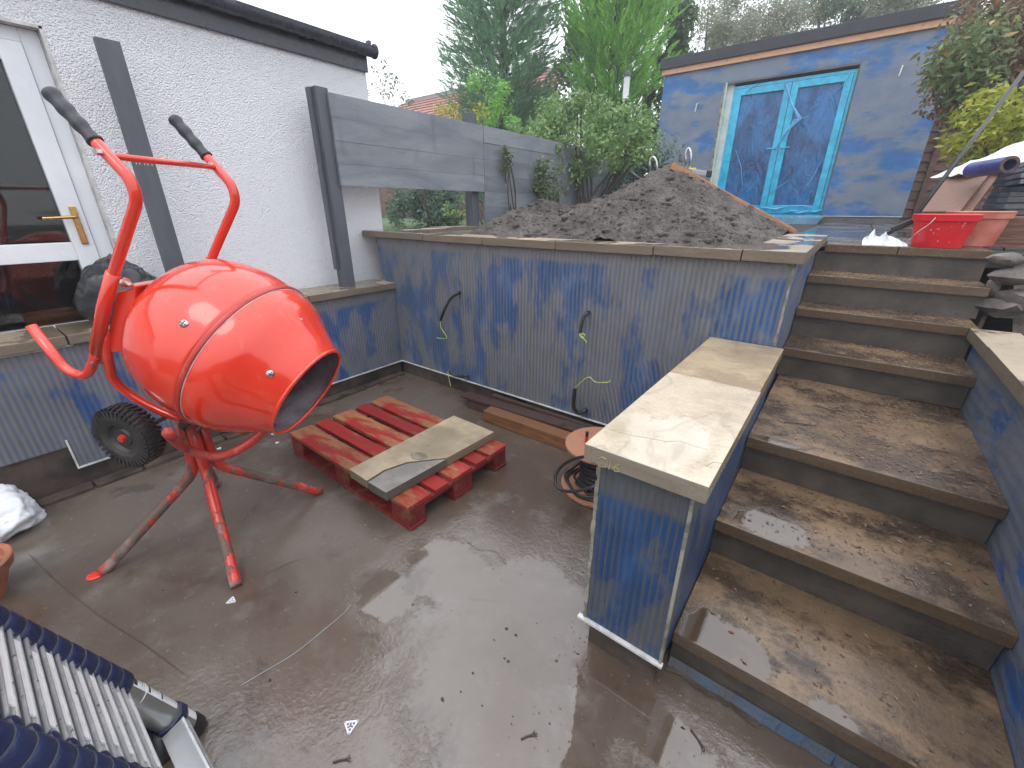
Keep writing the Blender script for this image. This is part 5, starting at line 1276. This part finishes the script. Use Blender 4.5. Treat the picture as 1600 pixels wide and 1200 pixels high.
# neighbour's garden
cl = pxclumps([(625, 305), (650, 310), (670, 300), (695, 310), (710, 330), (680, 330), (650, 325), (620, 330), (705, 300)], 6.4, .30, .4, 4)
shrub('neighbour_shrub', (-7.0, 6.4, 1.05), cl, 9000, .085, M['bush_blue'], 'rounded grey-green shrub seen through the gap under the board panel', 'shrub', 9, None, .3, .03)
cl = pxclumps([(700, 320), (712, 335), (722, 320)], 5.0, .10, .1, 2)
shrub('flowering_weed', (-4.9, 5.0, 1.05), cl, 160, .06, M['rose_leaf'], 'small weed with yellow flowers in the gap under the board panel', 'plant', 4, None, .6, .006)
cl = pxclumps([(700, 180), (715, 200), (690, 165), (665, 185), (730, 195), (745, 178), (705, 205)], 7.0, .16, .3, 2)
shrub('yellow_climber', (-6.0, 7.0, 1.05), cl, 1300, .06, M['yellow_leaf'], 'yellow-green straggly climber in front of the red roof', 'climber', 9, None, .5, .012)
cl = pxclumps([(590, 100), (600, 125), (618, 130), (630, 150), (605, 150), (640, 170), (585, 140)], 6.0, .12, .3, 2)
shrub('sparse_sapling', (-6.6, 6.0, 1.05), cl, 260, .06, M['grey_leaf'], 'sparse thin sapling against the sky beside the gutter end', 'sapling', 9, None, .5, .009)
cl = pxclumps([(790, 160), (800, 185), (770, 195), (780, 130), (750, 120), (760, 175)], 7.6, .22, .3, 2)
shrub('tall_shrub', (-5.9, 7.6, 1.05), cl, 1900, .065, M['con_bright'], 'light green loose shrub at the foot of the grey-green conifer', 'shrub', 8, None, .35, .014)
# trees behind the garden room
defs = [([(1110, 60), (1130, 40), (1150, 70), (1115, 25), (1140, 15), (1160, 45)], 17, M['grey_leaf'], 'hazy grey-green tree left above the garden room roof', -5.0),
        ([(1180, 60), (1205, 45), (1230, 35), (1195, 15), (1225, 5), (1250, 40), (1215, 60), (1240, 20), (1170, 30)], 18, M['grey_leaf'], 'tree with some brown leaves behind the middle of the garden room roof', -3.2),
        ([(1290, 20), (1320, 5), (1350, 10), (1270, -10), (1300, 0), (1335, 25), (1360, -5), (1310, -30)], 19, M['ivy'], 'darker tree behind the garden room roof, second from the right', -1.8),
        ([(1390, 5), (1420, 0), (1405, -20), (1440, -10), (1380, -30)], 17, M['grey_leaf'], 'tree top showing above the right end of the garden room roof', -.4)]
for pix, y, m_, lab, bx in defs:
    tree('distant_tree', (bx, y, 1.0), 5.5, pxclumps(pix, y, .55, 1, 3), 9000, .085, m_, lab, .45, .16)
# right-hand tree: bronze and green leaves overhanging
cl = pxclumps([(1530, 60), (1560, 30), (1590, 70), (1555, 110), (1585, 130), (1520, 130), (1500, 95), (1500, 120), (1590, 20), (1610, 160), (1545, 160), (1575, 180), (1510, 70), (1600, 100), (1620, 40), (1540, 10), (1500, 150)], 7.2, .26, .5, 4)
tree('bronze_tree', (1.15, 7.3, 1.1), 3.0, cl, 7500, .075, M['purple_leaf'], 'bronze-leaved tree overhanging the right edge of the picture', .45, .07)
cl = pxclumps([(1500, 90), (1485, 100), (1515, 120), (1530, 90), (1500, 125), (1475, 95), (1545, 130), (1520, 160), (1540, 60), (1515, 50)], 6.5, .22, .3, 3)
tree('green_shoots_tree', (1.0, 6.6, 1.1), 2.4, cl, 1500, .075, M['olive_leaf'], 'mid-green leafy branches in front of the bronze tree', .4, .05)
cl = pxclumps([(1500, 215), (1525, 205), (1550, 195), (1580, 190), (1600, 170), (1570, 215), (1535, 225), (1600, 205), (1560, 150), (1530, 180), (1515, 235)], 5.9, .14, .25, 3)
shrub('yellow_shrub', (1.15, 5.9, 1.2), cl, 1700, .070, M['yellow_leaf'], 'yellow-green shrub leaning over the white sheet at the right', 'shrub', 8, None, .38, .012)
cl = pxclumps([(1468, 178), (1480, 172), (1495, 180), (1462, 185)], 13, .35, .3, 2)
shrub('far_bush', (.9, 13, 1.1), cl, 900, .14, M['bush_blue'], 'small far bush top just above the brown fence', 'shrub', 4, None, .5, .02)

# bird feeder on a hooked pole
bfd = thing('bird_feeder', 'clear tube bird feeder on a double hooked pole behind the rose', 'bird feeder', (-3.05, 6.5, 1.2))
pb = at(962, 150, 'y', 6.5); base = Vector((pb.x, 6.5, 1.2))
G().tube(rounded([base, at(962, 108, 'y', 6.5), at(957, 102, 'y', 6.5), at(951, 110, 'y', 6.5)], .04), .009, 8).ob('pole', M['black_plastic'], bfd, smooth='all')
G().tube(rounded([at(963, 130, 'y', 6.5), at(967, 105, 'y', 6.5), at(974, 97, 'y', 6.5), at(980, 108, 'y', 6.5), at(977, 118, 'y', 6.5)], .04), .007, 8).ob('hook', M['black_plastic'], bfd, smooth='all')
fc = at(977, 155, 'y', 6.5)
ftu = G().tube([fc, fc+Vector((0, 0, .26))], .042, 20).ob('seed_tube', M['sheet'], bfd, smooth=True)
G().tube([fc+Vector((0, 0, .26)), fc+Vector((0, 0, .30)), fc+Vector((0, 0, .33))], [.052, .045, .012], 20).ob('feeder_lid', M['black_plastic'], ftu, smooth=True)
G().tube([fc+Vector((0, 0, -.03)), fc], [.07, .052], 20).ob('feeder_tray', M['black_plastic'], ftu, smooth=True)

# ------------------------------------------------------------------ neighbouring houses
nb = thing('neighbour_house', 'neighbour house with a red tiled roof beyond the board fence', 'house', (-22, 24, 1))
p0, p1 = at(615, 163, 'y', 22), at(760, 120, 'y', 22)      # ridge direction
e0, e1 = at(560, 215, 'y', 19.5), at(770, 215, 'y', 19.5)
G().add([(-33, 20.5, 1), (-14, 20.5, 1), (-14, 27, 1), (-33, 27, 1), (-33, 20.5, 6.1), (-14, 20.5, 6.1), (-14, 27, 6.1), (-33, 27, 6.1)], [(0,1,5,4),(1,2,6,5),(2,3,7,6),(3,0,4,7)]).ob('wall', M['roughcast'], nb)
A, B, C_, D_ = Vector((-32, 20.2, 6.0)), Vector((-13.6, 20.2, 6.0)), Vector((-13.6, 22.6, 8.15)), Vector((-26.5, 22.6, 8.15))
rows = 11
ro = None
for k in range(rows):
    t0, t1 = k/rows, (k+1)/rows
    a, b = A.lerp(D_, t0), B.lerp(C_, t0); c, d = B.lerp(C_, t1+.02), A.lerp(D_, t1+.02); u = Vector((0, -.045, .06))
    g = G(); ncol = 44
    o_ = G().add([a+u, b+u, c, d, a, b, c-Vector((0, 0, .04)), d-Vector((0, 0, .04))], [(0,1,2,3),(4,5,1,0),(7,6,5,4),(3,2,6,7)]).ob('tile_course', M['tile_red'], nb)
G().obox((C_+D_)/2+Vector((0, 0, .03)), (C_-D_)/2, (0, .12, 0), (0, 0, .09)).ob('ridge', M['tile_grey'], nb)
G().add([D_+Vector((-.3, 0, .1)), A+Vector((-.5, 0, .05)), A+Vector((-.2, -.2, .1)), D_+Vector((.2, 0, .15))], [(0,1,2,3)]).ob('verge', M['tile_grey'], nb, fixn=False)
# low brown fence and shed wall in the neighbour garden
nf = thing('garden_fence', 'brown timber fence at the end of the lawn under the board panel', 'fence', (-9, 12, 1))
for k in range(40):
    x = -22+k*.4; G().box(x, x+.385, 12.5, 12.53, 1.0, 2.55+random.uniform(-.01, .01)).ob('pale', M['brown_fence'], nf)
gs = G()
for k in range(5000):
    x = random.uniform(-9, -3.7); y = random.uniform(3.2, 9.5); h = random.uniform(.03, .08); a = random.random()*6.28
    gs.add([(x, y, 1.05), (x+.012*math.cos(a), y+.012*math.sin(a), 1.05), (x+random.uniform(-.02, .02), y+random.uniform(-.02, .02), 1.05+h)], [(0,1,2)])
tag(gs.ob('grass_blades', M['rose_leaf'], fixn=False), 'short grass of the neighbour lawn', 'grass', None, 'stuff')
# dark hedge closing the view behind everything
def hedge(name, x0, x1, y, z0, z1, lab, mat, n=9000, sz=.16, th=.8):
    nn = int(n); p = np.stack([rng.uniform(x0, x1, nn), y+rng.uniform(-th/2, th/2, nn), z0+(z1-z0)*rng.uniform(0, 1, nn)**.8*(1+.12*np.sin(rng.uniform(0, 6, nn)))], 1)
    t = thing(name, lab, 'hedge', ((x0+x1)/2, y, z0)); leaves('foliage', p, sz, mat, t)
    o = G().box(x0, x1, y-th*.3, y+th*.3, z0, z1-.35).ob('inner_growth', M['bark'], t)
hedge('boundary_hedge', -14, -3.8, 14.5, 1.0, 2.9, 'dark hedge far behind the conifers', M['ivy'])
# dark things behind the camera that the wet floor and glass mirror
structure(G().box(2.4, 2.6, -6, .2, -.02, 1.4).ob('garden_wall', M['tank_side']))

# thin damp air
hm = bpy.data.materials.new('damp_air'); hm.use_nodes = True; ht = hm.node_tree; ht.nodes.clear()
hv = ht.nodes.new('ShaderNodeVolumePrincipled'); hv.inputs['Density'].default_value = .0055; hv.inputs['Color'].default_value = (.93, .95, 1, 1); hv.inputs['Anisotropy'].default_value = .2
ho = ht.nodes.new('ShaderNodeOutputMaterial'); ht.links.new(hv.outputs[0], ho.inputs['Volume'])
hz = G().box(-160, 60, -160, 70, -1.2, 12).ob('haze', hm); hz['kind'] = 'stuff'
